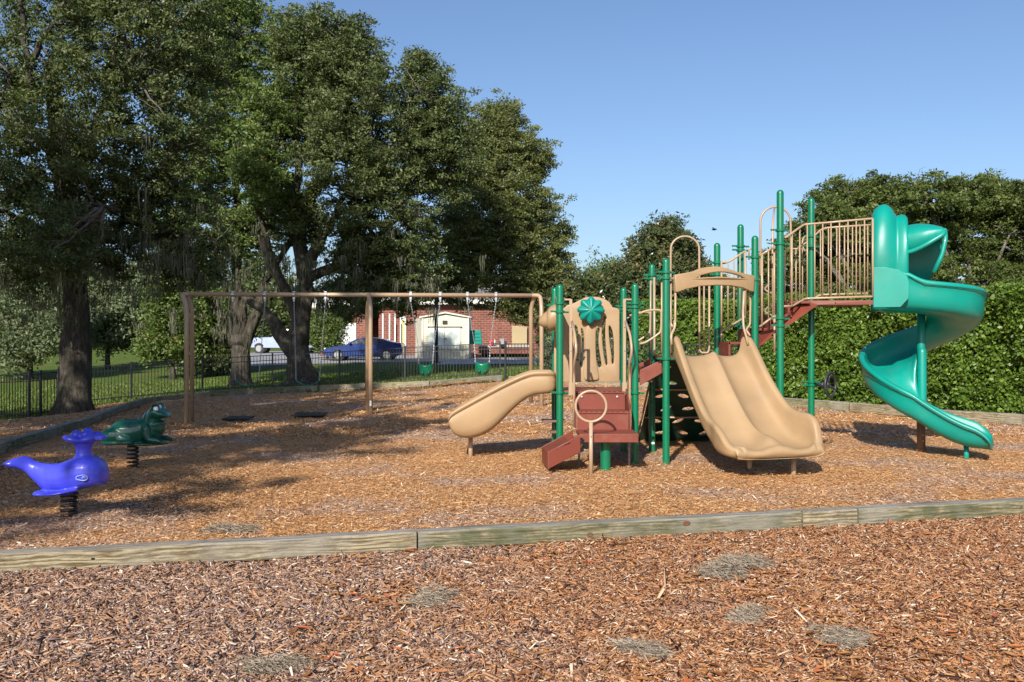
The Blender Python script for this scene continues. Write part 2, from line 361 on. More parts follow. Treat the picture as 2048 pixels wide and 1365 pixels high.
# ---------------- wood chips ----------------
def chips(name, X, Y, Lm, Wm, thick, mt, zoff=.012, box=True, tilt=.35):
    n = len(X); Z = gz(X, Y) + zoff + rng.random(n) * .022
    Z = Z + .012 * (np.sin(X * 2.1 + np.sin(Y * 1.7) * 1.3) * np.cos(Y * 2.6 + np.sin(X * 1.1)) + .5 * np.sin(X * 5.3 + Y * 3.1) * np.cos(Y * 6.1 - X * 2.2)) - zoff * .2
    th = rng.random(n) * 2 * np.pi; ti = rng.normal(size=n) * tilt; ro = rng.normal(size=n) * tilt * 1.3
    L = Lm * np.exp(rng.normal(size=n) * .5); W = np.minimum(Wm * np.exp(rng.normal(size=n) * .4), L * .6); T = thick * (.5 + rng.random(n))
    a = np.stack([np.cos(th) * np.cos(ti), np.sin(th) * np.cos(ti), np.sin(ti)], -1)
    s = np.stack([-np.sin(th), np.cos(th), np.zeros(n)], -1); up = np.cross(a, s); b = s * np.cos(ro)[:, None] + up * np.sin(ro)[:, None]; c = np.cross(a, b)
    C = np.stack([X, Y, Z], -1)
    def q(l, w_, t_): return C + a * (L / 2 * l)[:, None] + b * (W / 2 * w_)[:, None] + c * (T / 2 * t_)[:, None]
    e = np.ones(n); j = lambda: .75 + .5 * rng.random(n)
    if box:
        V = np.stack([q(-j(), -j() * .8, -e), q(j(), -j() * .5, -e), q(j(), j() * .5, -e), q(-j(), j() * .8, -e), q(-j(), -j() * .8, e), q(j(), -j() * .5, e), q(j(), j() * .5, e), q(-j(), j() * .8, e)], 1).reshape(-1, 3)
        f = np.array([(4, 5, 6, 7), (0, 1, 5, 4), (1, 2, 6, 5), (2, 3, 7, 6), (3, 0, 4, 7)]); k = 8
    else:
        V = np.stack([q(-j(), -j() * .8, e), q(j(), -j() * .5, e), q(j(), j() * .5, e), q(-j(), j() * .8, e)], 1).reshape(-1, 3); f = np.array([(0, 1, 2, 3)]); k = 4
    Fc = (f[None] + (np.arange(n) * k)[:, None, None]).reshape(-1, 4)
    at = np.repeat(rng.random(n), len(f))
    o = link_mesh(name, np_mesh(name, V, Fc, at), mt); o['kind'] = 'stuff'; return o
TA = Vector((-3.33, 6.17, 0)); TB = Vector((4.46, 8.27, 0)); TD = (TB - TA).normalized(); TN = Vector((-TD.y, TD.x, 0))
def tline(X): return TA.y + (X - TA.x) * (TB.y - TA.y) / (TB.x - TA.x)
def old_chip_mat():
    m, n, b = mat('weathered_wood_chips'); a = n.nodes.new('ShaderNodeAttribute'); a.attribute_name = 'rnd'
    r = ramp(n, [(0, (.06, .035, .03)), (.1, (.14, .085, .065)), (.25, (.29, .155, .095)), (.42, (.41, .245, .15)), (.58, (.45, .24, .12)), (.70, (.28, .19, .165)), (.79, (.19, .145, .15)), (.90, (.50, .35, .25)), (.97, (.62, .49, .39)), (1, (.70, .60, .50))]); n.links.new(a.outputs['Fac'], r.inputs[0])
    r2 = ramp(n, [(0, (.07, .03, .02)), (.12, (.17, .075, .04)), (.3, (.30, .13, .06)), (.5, (.42, .19, .08)), (.68, (.46, .24, .11)), (.80, (.28, .17, .12)), (.90, (.50, .32, .19)), (.97, (.60, .45, .32)), (1, (.70, .58, .46))]); n.links.new(a.outputs['Fac'], r2.inputs[0])
    tc = n.nodes.new('ShaderNodeTexCoord'); sx = n.nodes.new('ShaderNodeSeparateXYZ'); n.links.new(tc.outputs['Object'], sx.inputs[0]); big = tex(n, 'Noise', 1.2, 4, rough=.6)
    ma = n.nodes.new('ShaderNodeMath'); ma.operation = 'MULTIPLY_ADD'; ma.inputs[1].default_value = .13; ma.inputs[2].default_value = .02; n.links.new(sx.outputs[0], ma.inputs[0])
    ad = n.nodes.new('ShaderNodeMath'); ad.operation = 'ADD'; n.links.new(ma.outputs[0], ad.inputs[0]); n.links.new(big.outputs[0], ad.inputs[1])
    rb = ramp(n, [(.38, (0, 0, 0)), (.62, (1, 1, 1))]); n.links.new(ad.outputs[0], rb.inputs[0])
    n.links.new(mix(n, rb.outputs[0], r.outputs[0], r2.outputs[0]), b.inputs['Base Color']); b.inputs['Roughness'].default_value = .8; b.inputs['Specular IOR Level'].default_value = .2; return m
MT['chip_old'] = old_chip_mat()
def new_chip_mat():
    m, n, b = mat('play_area_wood_chips'); a = n.nodes.new('ShaderNodeAttribute'); a.attribute_name = 'rnd'
    r = ramp(n, [(0, (.14, .06, .02)), (.15, (.35, .16, .055)), (.4, (.54, .26, .095)), (.65, (.62, .33, .135)), (.88, (.66, .42, .22)), (1, (.76, .60, .42))]); n.links.new(a.outputs['Fac'], r.inputs[0])
    r2 = ramp(n, [(0, (.10, .055, .04)), (.15, (.28, .15, .09)), (.4, (.48, .265, .14)), (.65, (.54, .32, .19)), (.88, (.62, .46, .34)), (1, (.78, .68, .58))]); n.links.new(a.outputs['Fac'], r2.inputs[0])
    big = tex(n, 'Noise', .45, 5, rough=.6); rb = ramp(n, [(.50, (0, 0, 0)), (.60, (1, 1, 1))]); n.links.new(big.outputs[0], rb.inputs[0])
    n.links.new(mix(n, rb.outputs[0], r.outputs[0], r2.outputs[0]), b.inputs['Base Color']); b.inputs['Roughness'].default_value = .8; b.inputs['Specular IOR Level'].default_value = .2; return m
MT['chip_new'] = new_chip_mat()
def scatter(n, y0, y1, cond):
    # denser toward the camera
    Y = y0 * (y1 / y0) ** rng.random(n); X = (rng.random(n) * 2 - 1) * (Y * .60 + 2.2); k = cond(X, Y); return X[k], Y[k]
X, Y = scatter(400000, 3.7, 9.2, lambda X, Y: Y < tline(X) - .02)
chips('wood_chips', X, Y, .031, .0078, .0035, MT['chip_old'])
X, Y = scatter(30000, 3.7, 9.2, lambda X, Y: Y < tline(X) - .02)
chips('bark_flakes', X, Y, .050, .014, .003, MT['chip_old'], zoff=.02, tilt=.3)
X, Y = scatter(410000, 6.0, 17, lambda X, Y: (Y > tline(X) + .16) & inside(BED, X, Y))
chips('play_area_chips', X, Y, .025, .0085, .003, MT['chip_new'], zoff=.006, box=False, tilt=.2)
X, Y = scatter(110000, 15, 31, lambda X, Y: inside(BED, X, Y))
chips('far_play_area_chips', X, Y, .042, .015, .003, MT['chip_new'], zoff=.006, box=False, tilt=.3)
MT['litter_shade'] = attr_mat('rotten_litter_and_shade', [(0, (.02, .013, .009)), (.6, (.06, .036, .022)), (1, (.12, .07, .04))], .9, spec=.1)  # rotten litter that also paints extra tree shade into the left mulch
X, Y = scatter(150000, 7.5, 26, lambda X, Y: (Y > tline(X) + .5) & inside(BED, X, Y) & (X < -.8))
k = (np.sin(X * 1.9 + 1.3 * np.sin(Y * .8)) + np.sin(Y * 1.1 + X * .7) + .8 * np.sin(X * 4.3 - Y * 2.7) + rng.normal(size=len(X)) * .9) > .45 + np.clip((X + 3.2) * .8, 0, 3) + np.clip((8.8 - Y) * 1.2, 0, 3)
chips('litter_shade_flakes', X[k], Y[k], .024, .008, .003, MT['litter_shade'], zoff=.016, box=False, tilt=.3)
# dead leaves: curled, long ovals
def dead_leaves(name, X, Y, L, mt, zo=.03):
    n = len(X); Z = gz(X, Y) + zo + rng.random(n) * .01; th = rng.random(n) * 6.283; L = L * (.7 + .7 * rng.random(n)); W = L * (.26 + .1 * rng.random(n))
    d = np.stack([np.cos(th), np.sin(th)], -1); s = np.stack([-d[:, 1], d[:, 0]], -1)
    V = []
    for l, w_, h in ((-.5, 0, .1), (-.1, .5, .26), (-.1, 0, 0), (-.1, -.5, .26), (.5, 0, .18), (.25, .4, .2), (.25, 0, .02), (.25, -.4, .2)):
        V.append(np.stack([X + d[:, 0] * L * l + s[:, 0] * W * w_, Y + d[:, 1] * L * l + s[:, 1] * W * w_, Z + W * h * (.6 + rng.random(n) * .8)], -1))
    V = np.stack(V, 1).reshape(-1, 3); f = np.array([(0, 1, 2, 2), (0, 2, 3, 3), (1, 5, 6, 2), (2, 6, 7, 3), (5, 4, 6, 6), (6, 4, 7, 7)])
    tri = np.array([(0, 1, 2), (0, 2, 3), (1, 5, 6), (1, 6, 2), (2, 6, 7), (2, 7, 3), (5, 4, 6), (6, 4, 7)])
    Fc = (tri[None] + (np.arange(n) * 8)[:, None, None]).reshape(-1, 3)
    o = link_mesh(name, np_mesh(name, V, Fc, np.repeat(rng.random(n), 8)), mt); o['kind'] = 'stuff'; return o
MT['leafdead'] = attr_mat('dry_leaf', [(0, (.16, .055, .02)), (.4, (.36, .16, .05)), (.75, (.48, .25, .09)), (1, (.52, .13, .05))], .6, trans=.15)
X, Y = scatter(3200, 3.7, 9.2, lambda X, Y: Y < tline(X) - .03)
k = (np.sin(X * 1.3 + 1.0) * np.cos(Y * 1.7 + X * .6) > -.2) & (X > -1.2); 
dead_leaves('dry_leaves', X[k], Y[k], .072, MT['leafdead'])
# drift of orange dry leaves against the far timbers
q = [G(740 + 260 * t, 787 - 26 * t) for t in rng.random(420) ** 1.0]
X = np.array([v.x for v in q]) + rng.normal(size=420) * .1; Y = np.array([v.y for v in q]) - .3 + rng.normal(size=420) * .18
dead_leaves('leaf_drift', X, Y, .16, MT['leafdead'], .04)

# ---------------- timber edging ----------------
def timber_mat(name, seed, green, knots=1):
    m, n, b = mat(name)
    tc = n.nodes.new('ShaderNodeTexCoord'); mp = n.nodes.new('ShaderNodeMapping'); mp.inputs['Location'].default_value = (seed * 3.7, seed * 1.3, seed); mp.inputs['Scale'].default_value = (.35, 2.2, 3.0)
    n.links.new(tc.outputs['Object'], mp.inputs[0])
    wv = n.nodes.new('ShaderNodeTexWave'); wv.wave_type = 'BANDS'; wv.bands_direction = 'Z'; wv.inputs['Scale'].default_value = 3.6; wv.inputs['Distortion'].default_value = 14; wv.inputs['Detail'].default_value = 4; wv.inputs['Detail Scale'].default_value = 1.1; wv.inputs['Detail Roughness'].default_value = .6
    n.links.new(mp.outputs[0], wv.inputs['Vector'])
    r = ramp(n, [(.0, (.15, .11, .06)), (.35, (.28, .225, .135)), (.7, (.35, .295, .19)), (1, (.41, .36, .25))]); n.links.new(wv.outputs[0], r.inputs[0])
    t2 = tex(n, 'Noise', 2.2, 8, rough=.75, stretch=(1.4, 1, 2.5)); r2 = ramp(n, [(.50 - green * .16, (0, 0, 0)), (.64 - green * .08, (.85,) * 3)]); n.links.new(t2.outputs[0], r2.inputs[0])
    o = mix(n, r2.outputs[0], r.outputs[0], (.095 + .05 * (1 - green), .105, .055))
    t4 = tex(n, 'Noise', 1.1, 3, stretch=(1.3, 1, 1)); r4 = ramp(n, [(.46, (0, 0, 0)), (.60, (.55,) * 3)]); n.links.new(t4.outputs[0], r4.inputs[0])
    o = mix(n, r4.outputs[0], o, (.31, .285, .24))
    # weathered grey top
    gm = n.nodes.new('ShaderNodeNewGeometry'); sx = n.nodes.new('ShaderNodeSeparateXYZ'); n.links.new(gm.outputs['True Normal'], sx.inputs[0])
    rt = ramp(n, [(.5, (0, 0, 0)), (.9, (.8,) * 3)]); n.links.new(sx.outputs[2], rt.inputs[0])
    t5 = tex(n, 'Noise', 7, 6, stretch=(.3, 3, 3)); r5 = ramp(n, [(.3, (.14, .13, .12)), (.7, (.40, .37, .33))]); n.links.new(t5.outputs[0], r5.inputs[0])
    o = mix(n, rt.outputs[0], o, r5.outputs[0])
    t6 = tex(n, 'Noise', 16, 8, stretch=(.2, 2, 4), rough=.8); r6 = ramp(n, [(.34, (.35,) * 3), (.50, (1,) * 3)]); n.links.new(t6.outputs[0], r6.inputs[0])
    o = mix(n, 1.0, o, r6.outputs[0], 'MULTIPLY')
    n.links.new(o, b.inputs['Base Color']); b.inputs['Roughness'].default_value = .85; b.inputs['Specular IOR Level'].default_value = .15
    bump(n, b, t6.outputs[0], .9, .010); return m
MT['tim'] = [timber_mat('weathered_timber', i * 1.7 + .3, g) for i, g in enumerate((.15, 1, .3, 1, .6))]
MT['knot'] = plain('timber_knot', (.13, .06, .03), .8, .3, 40)
MT['hole'] = plain('dark_bolt_hole', (.01, .008, .006), .9, .2, 40)
def log(name, a, b, w_, h, mt, label, group, ext=0, under=False, knots=(), taper=0):
    a = Vector(a); b = Vector(b); d = b - a; L = d.length; ang = math.atan2(d.y, d.x)
    pitch = math.atan2(d.z, math.hypot(d.x, d.y))
    mb = MB(); n = 14; rings = []
    rr = random.Random(sum(map(ord, label)))
    for i in range(n + 1):
        t = i / n; x = (t - .5) * L; e = .004
        jy = rr.uniform(-e, e); jz = rr.uniform(-e, e); c = .012
        ring = [(x, -w_ / 2 + c + jy, 0), (x, w_ / 2 - c, 0), (x, w_ / 2, c), (x, w_ / 2, h - c), (x, w_ / 2 - c, h + jz), (x, -w_ / 2 + c + jy, h + jz), (x, -w_ / 2 + jy, h - c + jz), (x, -w_ / 2 + jy, c)]
        rings.append([Vector(p) for p in ring])
    mb.loft(rings)
    o = mb.build(name, mt, None, auto=35)
    o.location = (a + b) / 2; o.rotation_euler = (0, -pitch, ang); OFF[o.name] = Vector((0, 0, 0))
    tag(o, label, 'landscape timber', group)
    for kx, kz, kr, hole in knots:
        km = MB(); prof = [(kr * 1.0, .0), (kr * .8, .004), (kr * .35, .001)] if not hole else [(kr, 0), (kr * .8, .0025), (kr * .5, .002)]
        Q = Matrix(((1, 0, 0), (0, 0, -1), (0, .62, 0)))
        km.lathe(prof, (kx, -w_ / 2 - .001, kz), 16, M=Q)
        ko = km.build('bolt_hole' if hole else 'knot', MT['hole'] if hole else MT['knot'], o, auto=60)
    return o
gT = 'timbers of the front edging'
def tp(px):  # point on the front timber line under a photo column
    t = (px - CX) / F; s = (TA.y * t - TA.x) / (TD.x - t * TD.y); return TA + TD * s
bounds = [(-420, 833), (837, 1603), (1607, 1714), (1718, 2420), (2426, 4200)]
labs = ['pale long timber with a round bolt hole, left end of the front edging', 'green stained timber with two brown knots in front of the double slide', 'short pale timber block wedged between two green stained timbers', 'green streaked timber with three dark knots, right end of the front edging', 'timber continuing the front edging beyond the right picture edge']
mts = [MT['tim'][0], MT['tim'][1], MT['tim'][2], MT['tim'][3], MT['tim'][4]]
kn = [[(.62, .075, .014, True), (1.05, .075, .012, False)], [(.55, .095, .036, False), (-.25, .05, .03, False)], [], [(-.5, .08, .012, False), (-.25, .075, .018, False), (.38, .075, .02, False)], []]
for (p0, p1), lb, m_, k_ in zip(bounds, labs, mts, kn):
    a = tp(p0) + TN * .07; b = tp(p1) + TN * .07
    a.z = b.z = .012
    if p0 < 0: k_ = [((tp(186) - (tp(p0) + tp(p1)) / 2).dot(TD), .075, .013, True)]
    log('landscape_timber', a, b, .14, .138, m_, lb, gT, knots=k_)
a = tp(1090) + TN * .085; b = tp(1760) + TN * .085; a.z = b.z = -.12
log('landscape_timber', a, b, .14, .128, MT['tim'][4], 'dark half buried timber underneath the green stained front timber', gT)
# moulded top shoulder piece: far edging
gB = 'timbers of the far edging'
far = [(-70, 942, .0), (0, 907, 0), (111, 872, 0), (178, 850, 0), (237, 825, 0), (292, 806, 0), (420, 794, 0), (509, 789, 0), (637, 783, 0), (640, 783, 0), (732, 779, 0), (860, 774, 0), (1003, 762, 0)]
lbf = ['shaded timber at the left picture edge behind the blue whale', 'shaded grey timber behind the blue whale rider', 'shaded timber between the whale and the big oak trunk', 'shaded timber beside the foot of the big oak trunk', 'dark timber just past the big oak trunk', 'dark timber behind the frog where the edging bends', 'dark timber behind the left swing legs', 'grey timber under the fence left of the two big trunks', 'dark short timber end behind the middle swing legs', 'grey timber just left of the middle swing legs', 'sunlit tan timber behind the left bucket swing', 'sunlit tan timber behind the right bucket swing']
for i in range(len(far) - 1):
    if i == 8: continue
    a = G(*far[i][:2]); b = G(*far[i + 1][:2]); d = (b - a).normalized() * .01
    log('landscape_timber', a + d, b - d, .15, .19 if i > 5 else .16, MT['tim'][(i * 3) % 5 if i < 8 else 0], lbf[i], gB)
    if i >= 9:
        dn = Vector((0, -.16, -.10)); log('landscape_timber', a + d + dn, b - d + dn, .15, .16, MT['tim'][2], 'low front timber in front of the ' + lbf[i].replace('sunlit ', ''), gB)
for p0, p1, lb in (((1020, 763), (1345, 777), 'timber seen behind the small play deck posts'), ((1350, 779), (1560, 812), 'timber behind the double slide running to the hedge')):
    log('landscape_timber', G(*p0), G(*p1), .15, .17, MT['tim'][2], lb, gB)
for p0, p1, lb in (((1562, 813), (1700, 823), 'timber under the hedge left of the spiral slide'), ((1704, 824), (1880, 839), 'timber under the hedge behind the spiral slide'), ((1884, 840), (2048, 851), 'grey timber under the hedge right of the spiral slide'), ((2052, 851), (2200, 861), 'timber under the hedge beyond the right picture edge')):
    if p0[0] < 2050: log('landscape_timber', G(*p0), G(*p1), .15, .20, MT['tim'][(p0[0] // 7) % 3], lb, gB)

# ---------------- fallen Spanish moss clumps ----------------
MT['moss'] = attr_mat('spanish_moss', [(0, (.12, .09, .065)), (.5, (.265, .215, .165)), (1, (.42, .36, .28))], .9, spec=.1)
def moss_clump(px, py, rad, h, lb, n=1500):
    c = G(px, py); th = rng.random(n) * 6.283; rr = rad * rng.random(n) ** .6
    sb = rng.normal(size=(5, 2)) * rad * .6; w5 = rng.integers(0, 5, n); hh5 = (.35 + .8 * rng.random(5))[w5]; rr = rr * .75
    c0 = np.stack([c.x + rr * np.cos(th) * 1.2 + sb[w5, 0], c.y + rr * np.sin(th) * .8 + sb[w5, 1], c.z + .02 + h * hh5 * (1 - (rr / rad) ** 1.5) * rng.random(n)], -1)
    V = []; seg = 8; d = unit(n); d[:, 2] *= .35; w_ = .0011
    pts = [c0]
    for _ in range(seg):
        d = d + unit(n) * .7; d[:, 2] *= .6; d /= np.linalg.norm(d, axis=1, keepdims=True); nx_ = pts[-1] + d * .010; nx_[:, 2] = np.maximum(nx_[:, 2], c.z + .018); pts.append(nx_)
    for p in pts: V += [p + np.array([w_ * .6, 0, w_]), p - np.array([w_ * .6, 0, w_])]
    V = np.stack(V, 1).reshape(-1, 3); f = np.array([(2 * i, 2 * i + 1, 2 * i + 3, 2 * i + 2) for i in range(seg)])
    Fc = (f[None] + (np.arange(n) * (2 * seg + 2))[:, None, None]).reshape(-1, 4)
    o = link_mesh('moss_clump', np_mesh('moss_clump', V, Fc, np.repeat(rng.random(n), seg)), MT['moss']); rebase(o, c)
    tag(o, lb, 'moss clump', 'fallen clumps of grey moss on the mulch')
for a in ((1455, 1158, .10, .13, 'tall grey moss clump, left of the pair behind the fallen leaves'), (1512, 1140, .085, .10, 'grey moss clump right beside the tallest one near the front timber'),
          (880, 1208, .11, .045, 'flat moss clump in front of the joint of the front timbers'), (530, 1352, .08, .07, 'round moss clump at the bottom edge left of centre'),
          (1290, 1318, .085, .06, 'wide moss clump near the bottom edge right of centre'), (478, 1068, .12, .05, 'brownish moss clump just behind the pale front timber'),
          (1505, 947, .16, .05, 'pale moss clump under the left foot of the double slide'), 
          (1500, 1245, .085, .04, 'low moss clump in the mulch below the pair of tall clumps'), (1670, 1292, .09, .04, 'flat moss patch at the lower right of the picture')):
    moss_clump(*a)
# ================= play structure =================
A_ = Vector((1.93, 11.9, 0)); C_ = Vector((3.146, 12.3, 0)); B_ = Vector((1.916, 13.0, 0)); D_ = Vector((2.85, 13.2, 0))
E_ = Vector((3.43, 12.15, 0)); F_ = Vector((4.19, 13.3, 0)); G_ = Vector((3.2, 13.3, 0))
H1 = Vector((.61, 12.12, 0)); H2 = Vector((1.545, 11.93, 0)); H3 = Vector((.595, 13.2, 0)); H4 = Vector((1.55, 13.2, 0))
ps = empty('play_structure', (2.4, 12.5, 0), 'large play structure with green posts, tan double slide, brick red stairs and teal spiral slide', 'play structure')
PR = .0445
def zt(py, Y): return CAMZ - (py - CY) * Y / F
def post(p, ztop, clamps=(), zb=-.12, label=None):
    mb = MB(); prof = [(PR, zb), (PR, ztop - PR)] + [(PR * math.cos(a), ztop - PR + PR * math.sin(a)) for a in (R(20), R(40), R(60), R(78))]
    mb.lathe(prof, (p.x, p.y, 0), 20)
    o = mb.build('post', MT['green'], ps, auto=50, label=label)
    for z, dx, dy in clamps:
        cm = MB(); cm.lathe([(PR + .012, z - .016), (PR + .016, z - .012), (PR + .016, z + .012), (PR + .012, z + .016)], (p.x, p.y, 0), 20)
        d = Vector((dx, dy, 0)).normalized() if (dx or dy) else Vector((1, 0, 0))
        for s_ in (1, -1):
            q = p + d * s_ * (PR + .04); cm.box((q.x, q.y, z - .005 * s_), (.07, .03, .022), rz=math.atan2(d.y, d.x))
            bm_ = q + Vector((d.y, -d.x, 0)) * .016; cm.lathe([(.009, 0), (.009, .01)], (bm_.x, bm_.y, z), 8, M=Matrix(((1, 0, d.y), (0, 0, -d.x), (0, 1, 0))))
        cm.build('clamp', MT['green'], o, auto=40)
    return o
post(A_, 2.57, [(zt(545, 11.9), 1, .3), (zt(557, 11.9), 1, .3), (zt(718, 11.9), 1, .3)])
bo = post(B_, 2.59, [(zt(551, 13), 1, 0), (zt(558, 13), 1, .2), (zt(712, 13), 1, 0)])
post(C_, 2.9, [(zt(515, 12.3), 1, .1), (zt(560, 12.3), 1, .3), (zt(718, 12.3), 1, .3)])
post(D_, 2.9, [(zt(526, 13.2), 1, .1), (zt(550, 13.2), 1, .3)])
post(G_, 3.17, [(zt(493, 13.3), 1, 0), (zt(501, 13.3), 1, .2), (zt(652, 13.3), 1, 0)])
post(E_, 3.47, [(zt(461, 12.15), 1, 0), (zt(488, 12.15), 1, 0), (zt(637, 12.15), 1, 0), (zt(652, 12.15), 1, 0)])
post(F_, 3.54, [(zt(473, 13.3), 1, .3), (zt(493, 13.3), 1, .1), (zt(764, 13.3), 1, 0), (zt(771, 13.3), 1, 0)])
post(H1, 2.26, [(zt(607, 12.1), 1, .2), (zt(624, 12.1), 1, .3), (zt(786, 12.1), 1, .1)])
post(H3, 2.28, [(zt(612, 13.2), 1, .2), (.86, 1, 0)])
post(H2, 2.26, [(zt(607, 11.93), 1, .2), (zt(615, 11.93), 1, .4), (zt(786, 11.93), 1, .1)])
post(H4, 2.28, [(zt(613, 13.2), 1, .2), (zt(620, 13.2), 1, 0), (.86, 1, 0)])
st = MB(); st.box((B_.x + .004, B_.y - PR - .001, zt(886, 13) ), (.045, .004, .028)); st.build('sticker', MT['white'], bo)
# fat post under the transfer step
mb = MB(); mb.lathe([(.061, -.1), (.061, .40)], (1.11, 11.28, 0), 22); mb.build('post', MT['green'], ps, auto=50, label='short thick green post under the transfer step')
mb = MB(); rodm = plain('speckled_grey_rod', (.30, .27, .24), .6, .5, 60)
for rx_, ry_ in ((1.43, 11.6), (.83, 11.75)): mb = MB(); mb.tube([(rx_, ry_, -.1), (rx_, ry_, .42)], .014, 8); mb.build('support_rod', rodm, ps, smooth=True)

# --- decks ---
def plate(name, pts, z, th, lip=.0, mt=None):
    mb = MB(); mb.prism([Vector((p[0], p[1], z)) for p in pts], (0, 0, -th)); return mb.build(name, mt or MT['red'], ps, bevel=.006)
plate('deck', [(.64, 12.16), (1.51, 11.98), (1.51, 13.16), (.64, 13.16)], .90, .05)
plate('deck', [(1.96, 11.93), (3.10, 12.31), (3.12, 12.45), (2.82, 13.16), (1.95, 12.97)], 1.34, .05)
# upper platform (its front stringer runs level from x=1608 to x=1747)
ZU = 2.07
def U(px, Y): return (px - CX) * Y / F
fy = lambda px: 12.47 + (1747 - px) / 139 * .38
ry = lambda px: fy(px) + .72
mb = MB()
mb.prism([Vector((U(1608, fy(1608)), fy(1608) + .03, ZU)), Vector((U(1747, fy(1747)), fy(1747) + .03, ZU)), Vector((U(1747, fy(1747)) + .04, ry(1747), ZU)), Vector((U(1608, fy(1608)) + .04, ry(1608), ZU))], (0, 0, -.05))
mb.build('deck', MT['red'], ps, bevel=.004)

# --- stair from the middle deck up to the upper platform ---
stair = MB()
def stringer(pl, off, mt=MT['red'], th=.03):
    m_ = MB(); m_.prism([P(px, py, Y) + Vector((0, off, 0)) for px, py, Y in pl], (0, th, 0)); return m_
YS = lambda px: 12.36 + (px - 1510) / 100 * .52 if px < 1610 else fy(px)
poly = [(1508, 676), (1547, 648), (1608, 601.5), (1747.6, 601), (1748, 610), (1637, 610), (1547, 673), (1508, 701)]
m_ = stringer([(a, b, YS(a)) for a, b in poly], 0); so_ = m_.build('stair_stringer', MT['red'], ps, bevel=.004)
for a, b in ((1615.5, 610 - 1), (1671, 606.5), (1582, 629)):
    bl = MB(); q = P(a, b, YS(a)); bl.lathe([(.008, -.004), (.008, .004)], (q.x, q.y - .003, q.z), 8, axis='Y'); bl.build('bolt', MT['hole'], so_)
m_ = stringer([(a, b, YS(a)) for a, b in poly], .74); m_.build('stair_stringer', MT['red'], ps, bevel=.004)
x0 = 2.86; x1 = U(1608, fy(1608)) + .02; n = 4; rise = (ZU - 1.34) / n; run = (x1 - x0) / n
for i in range(n):
    xa = x0 + run * i; z = 1.34 + rise * (i + 1); ya = 12.50 if i else 12.55; 
    if i: ya = 12.42 + .1 * i
    mb = MB(); mb.box((xa + .014, ya + .33, z - rise / 2), (.028, .66, rise)); mb.box((xa + run / 2 + .014, ya + .33, z - .016), (run + .03, .66, .034)); mb.build('stair_step', MT['red'], ps, bevel=.004)

# --- front steps, transfer step and ramp ---
for i, (z, ya, yb, xa, xb) in enumerate(((.675, 11.62, 12.02, .80, 1.43), (.90, 12.0, 12.14, .80, 1.43))):
    mb = MB(); mb.box(((xa + xb) / 2, (ya + yb) / 2 + .0, z - .018), (xb - xa, yb - ya, .036)); mb.box(((xa + xb) / 2, ya + .014, z - .13), (xb - xa - .004, .028, .215))
    for k in range(9): mb.box((xa + .04 + k * .065, ya + .004, z + .001), (.035, .03, .006))
    o = mb.build('step', MT['red'], ps, bevel=.004)
    if i == 1:
        for sx in (.88, 1.33):
            c = MB(); c.lathe([(.014, 0), (.014, .012), (.006, .014)], (sx, ya - .001, z - .07), 12, axis='Y', M=Matrix(((1, 0, 0), (0, 0, -1), (0, 1, 0)))); c.build('bolt', MT['steel'], o, auto=40)
# side stringers of the steps
for xx in (.785, 1.445):
    mb = MB(); mb.prism([Vector((xx - .008, y, z)) for y, z in ((11.6, .43), (12.14, .62), (12.14, .93), (11.98, .93), (11.62, .70))], (.016, 0, 0)); mb.build('step_side', MT['red'], ps)
mb = MB(); mb.box((1.13, 11.34, .43), (.69, .58, .045)); mb.box((1.155, 11.05, .405), (.63, .012, .10)); mb.box((1.468, 11.34, .405), (.012, .57, .10))
mb.build('transfer_step', MT['red'], ps, bevel=.005)
# ramp box at the left
rp = [P(1160.7, 869.7, 11.05), P(1160.7, 905, 11.05), P(1096, 939, 10.98), P(1095, 905, 10.98)]
mb = MB(); mb.prism(rp, (0, .022, 0)); mb.prism([p + Vector((-.05, .56, .0)) for p in rp], (0, .022, 0))
fl = [rp[0] + Vector((0, 0, -.015)), rp[3] + Vector((0, 0, -.015))]
mb.prism([rp[0] + Vector((-.0, .02, -.13)), rp[3] + Vector((.0, .02, -.10)), rp[3] + Vector((-.045, .56, -.10)), rp[0] + Vector((-.045, .56, -.13))], (0, 0, -.02))
mb.prism([rp[3] + Vector((-.001, 0.0, 0)), rp[2] + Vector((-.001, 0.0, 0)), rp[2] + Vector((-.05, .58, 0)), rp[3] + Vector((-.05, .58, 0))], (.02, 0, 0))
mb.prism([rp[3] + Vector((0, 0.022, -.004)), rp[3] + Vector((.26, 0.022, .125)), rp[3] + Vector((.22, .56, .125)), rp[3] + Vector((-.045, .56, -.004))], (0, 0, -.012))
mb.build('transfer_ramp', MT['red'], ps, bevel=.004)
# ring pole in front
mb = MB(); q = P(1182, 947, 11.0); cz = zt(813, 11.0)
mb.tube([(q.x, 11.0, -.1), (q.x, 11.0, cz - .185)], .0235, 12); o = mb.build('ring_pole', MT['tan'], ps, smooth=True)
mb = MB(); mb.tube([(q.x + .178 * math.cos(a), 11.0, cz + .178 * math.sin(a)) for a in [2 * math.pi * k / 36 for k in range(36)]], .0155, 10, closed=True); mb.build('grab_ring', MT['tan'], o, smooth=True)
mb = MB(); mb.lathe([(.009, 0), (.009, .008)], (q.x, 11.0 - .0235, zt(873, 11)), 10, axis='Y', M=Matrix(((1, 0, 0), (0, 0, -1), (0, 1, 0)))); mb.build('bolt', MT['steel'], o)
# dark rungs behind the left posts
mb = MB(); a = P(1084, 843, 12.9); b = P(1132, 842, 12.9); mb.box(((a.x + b.x) / 2, 13.0, a.z), (b.x - a.x, .22, .03)); a = P(1101, 865, 12.9); b = P(1118, 865, 12.9); mb.box(((a.x + b.x) / 2, 13.0, a.z), (b.x - a.x, .22, .03)); mb.build('side_step', MT['brown'], ps, bevel=.004)

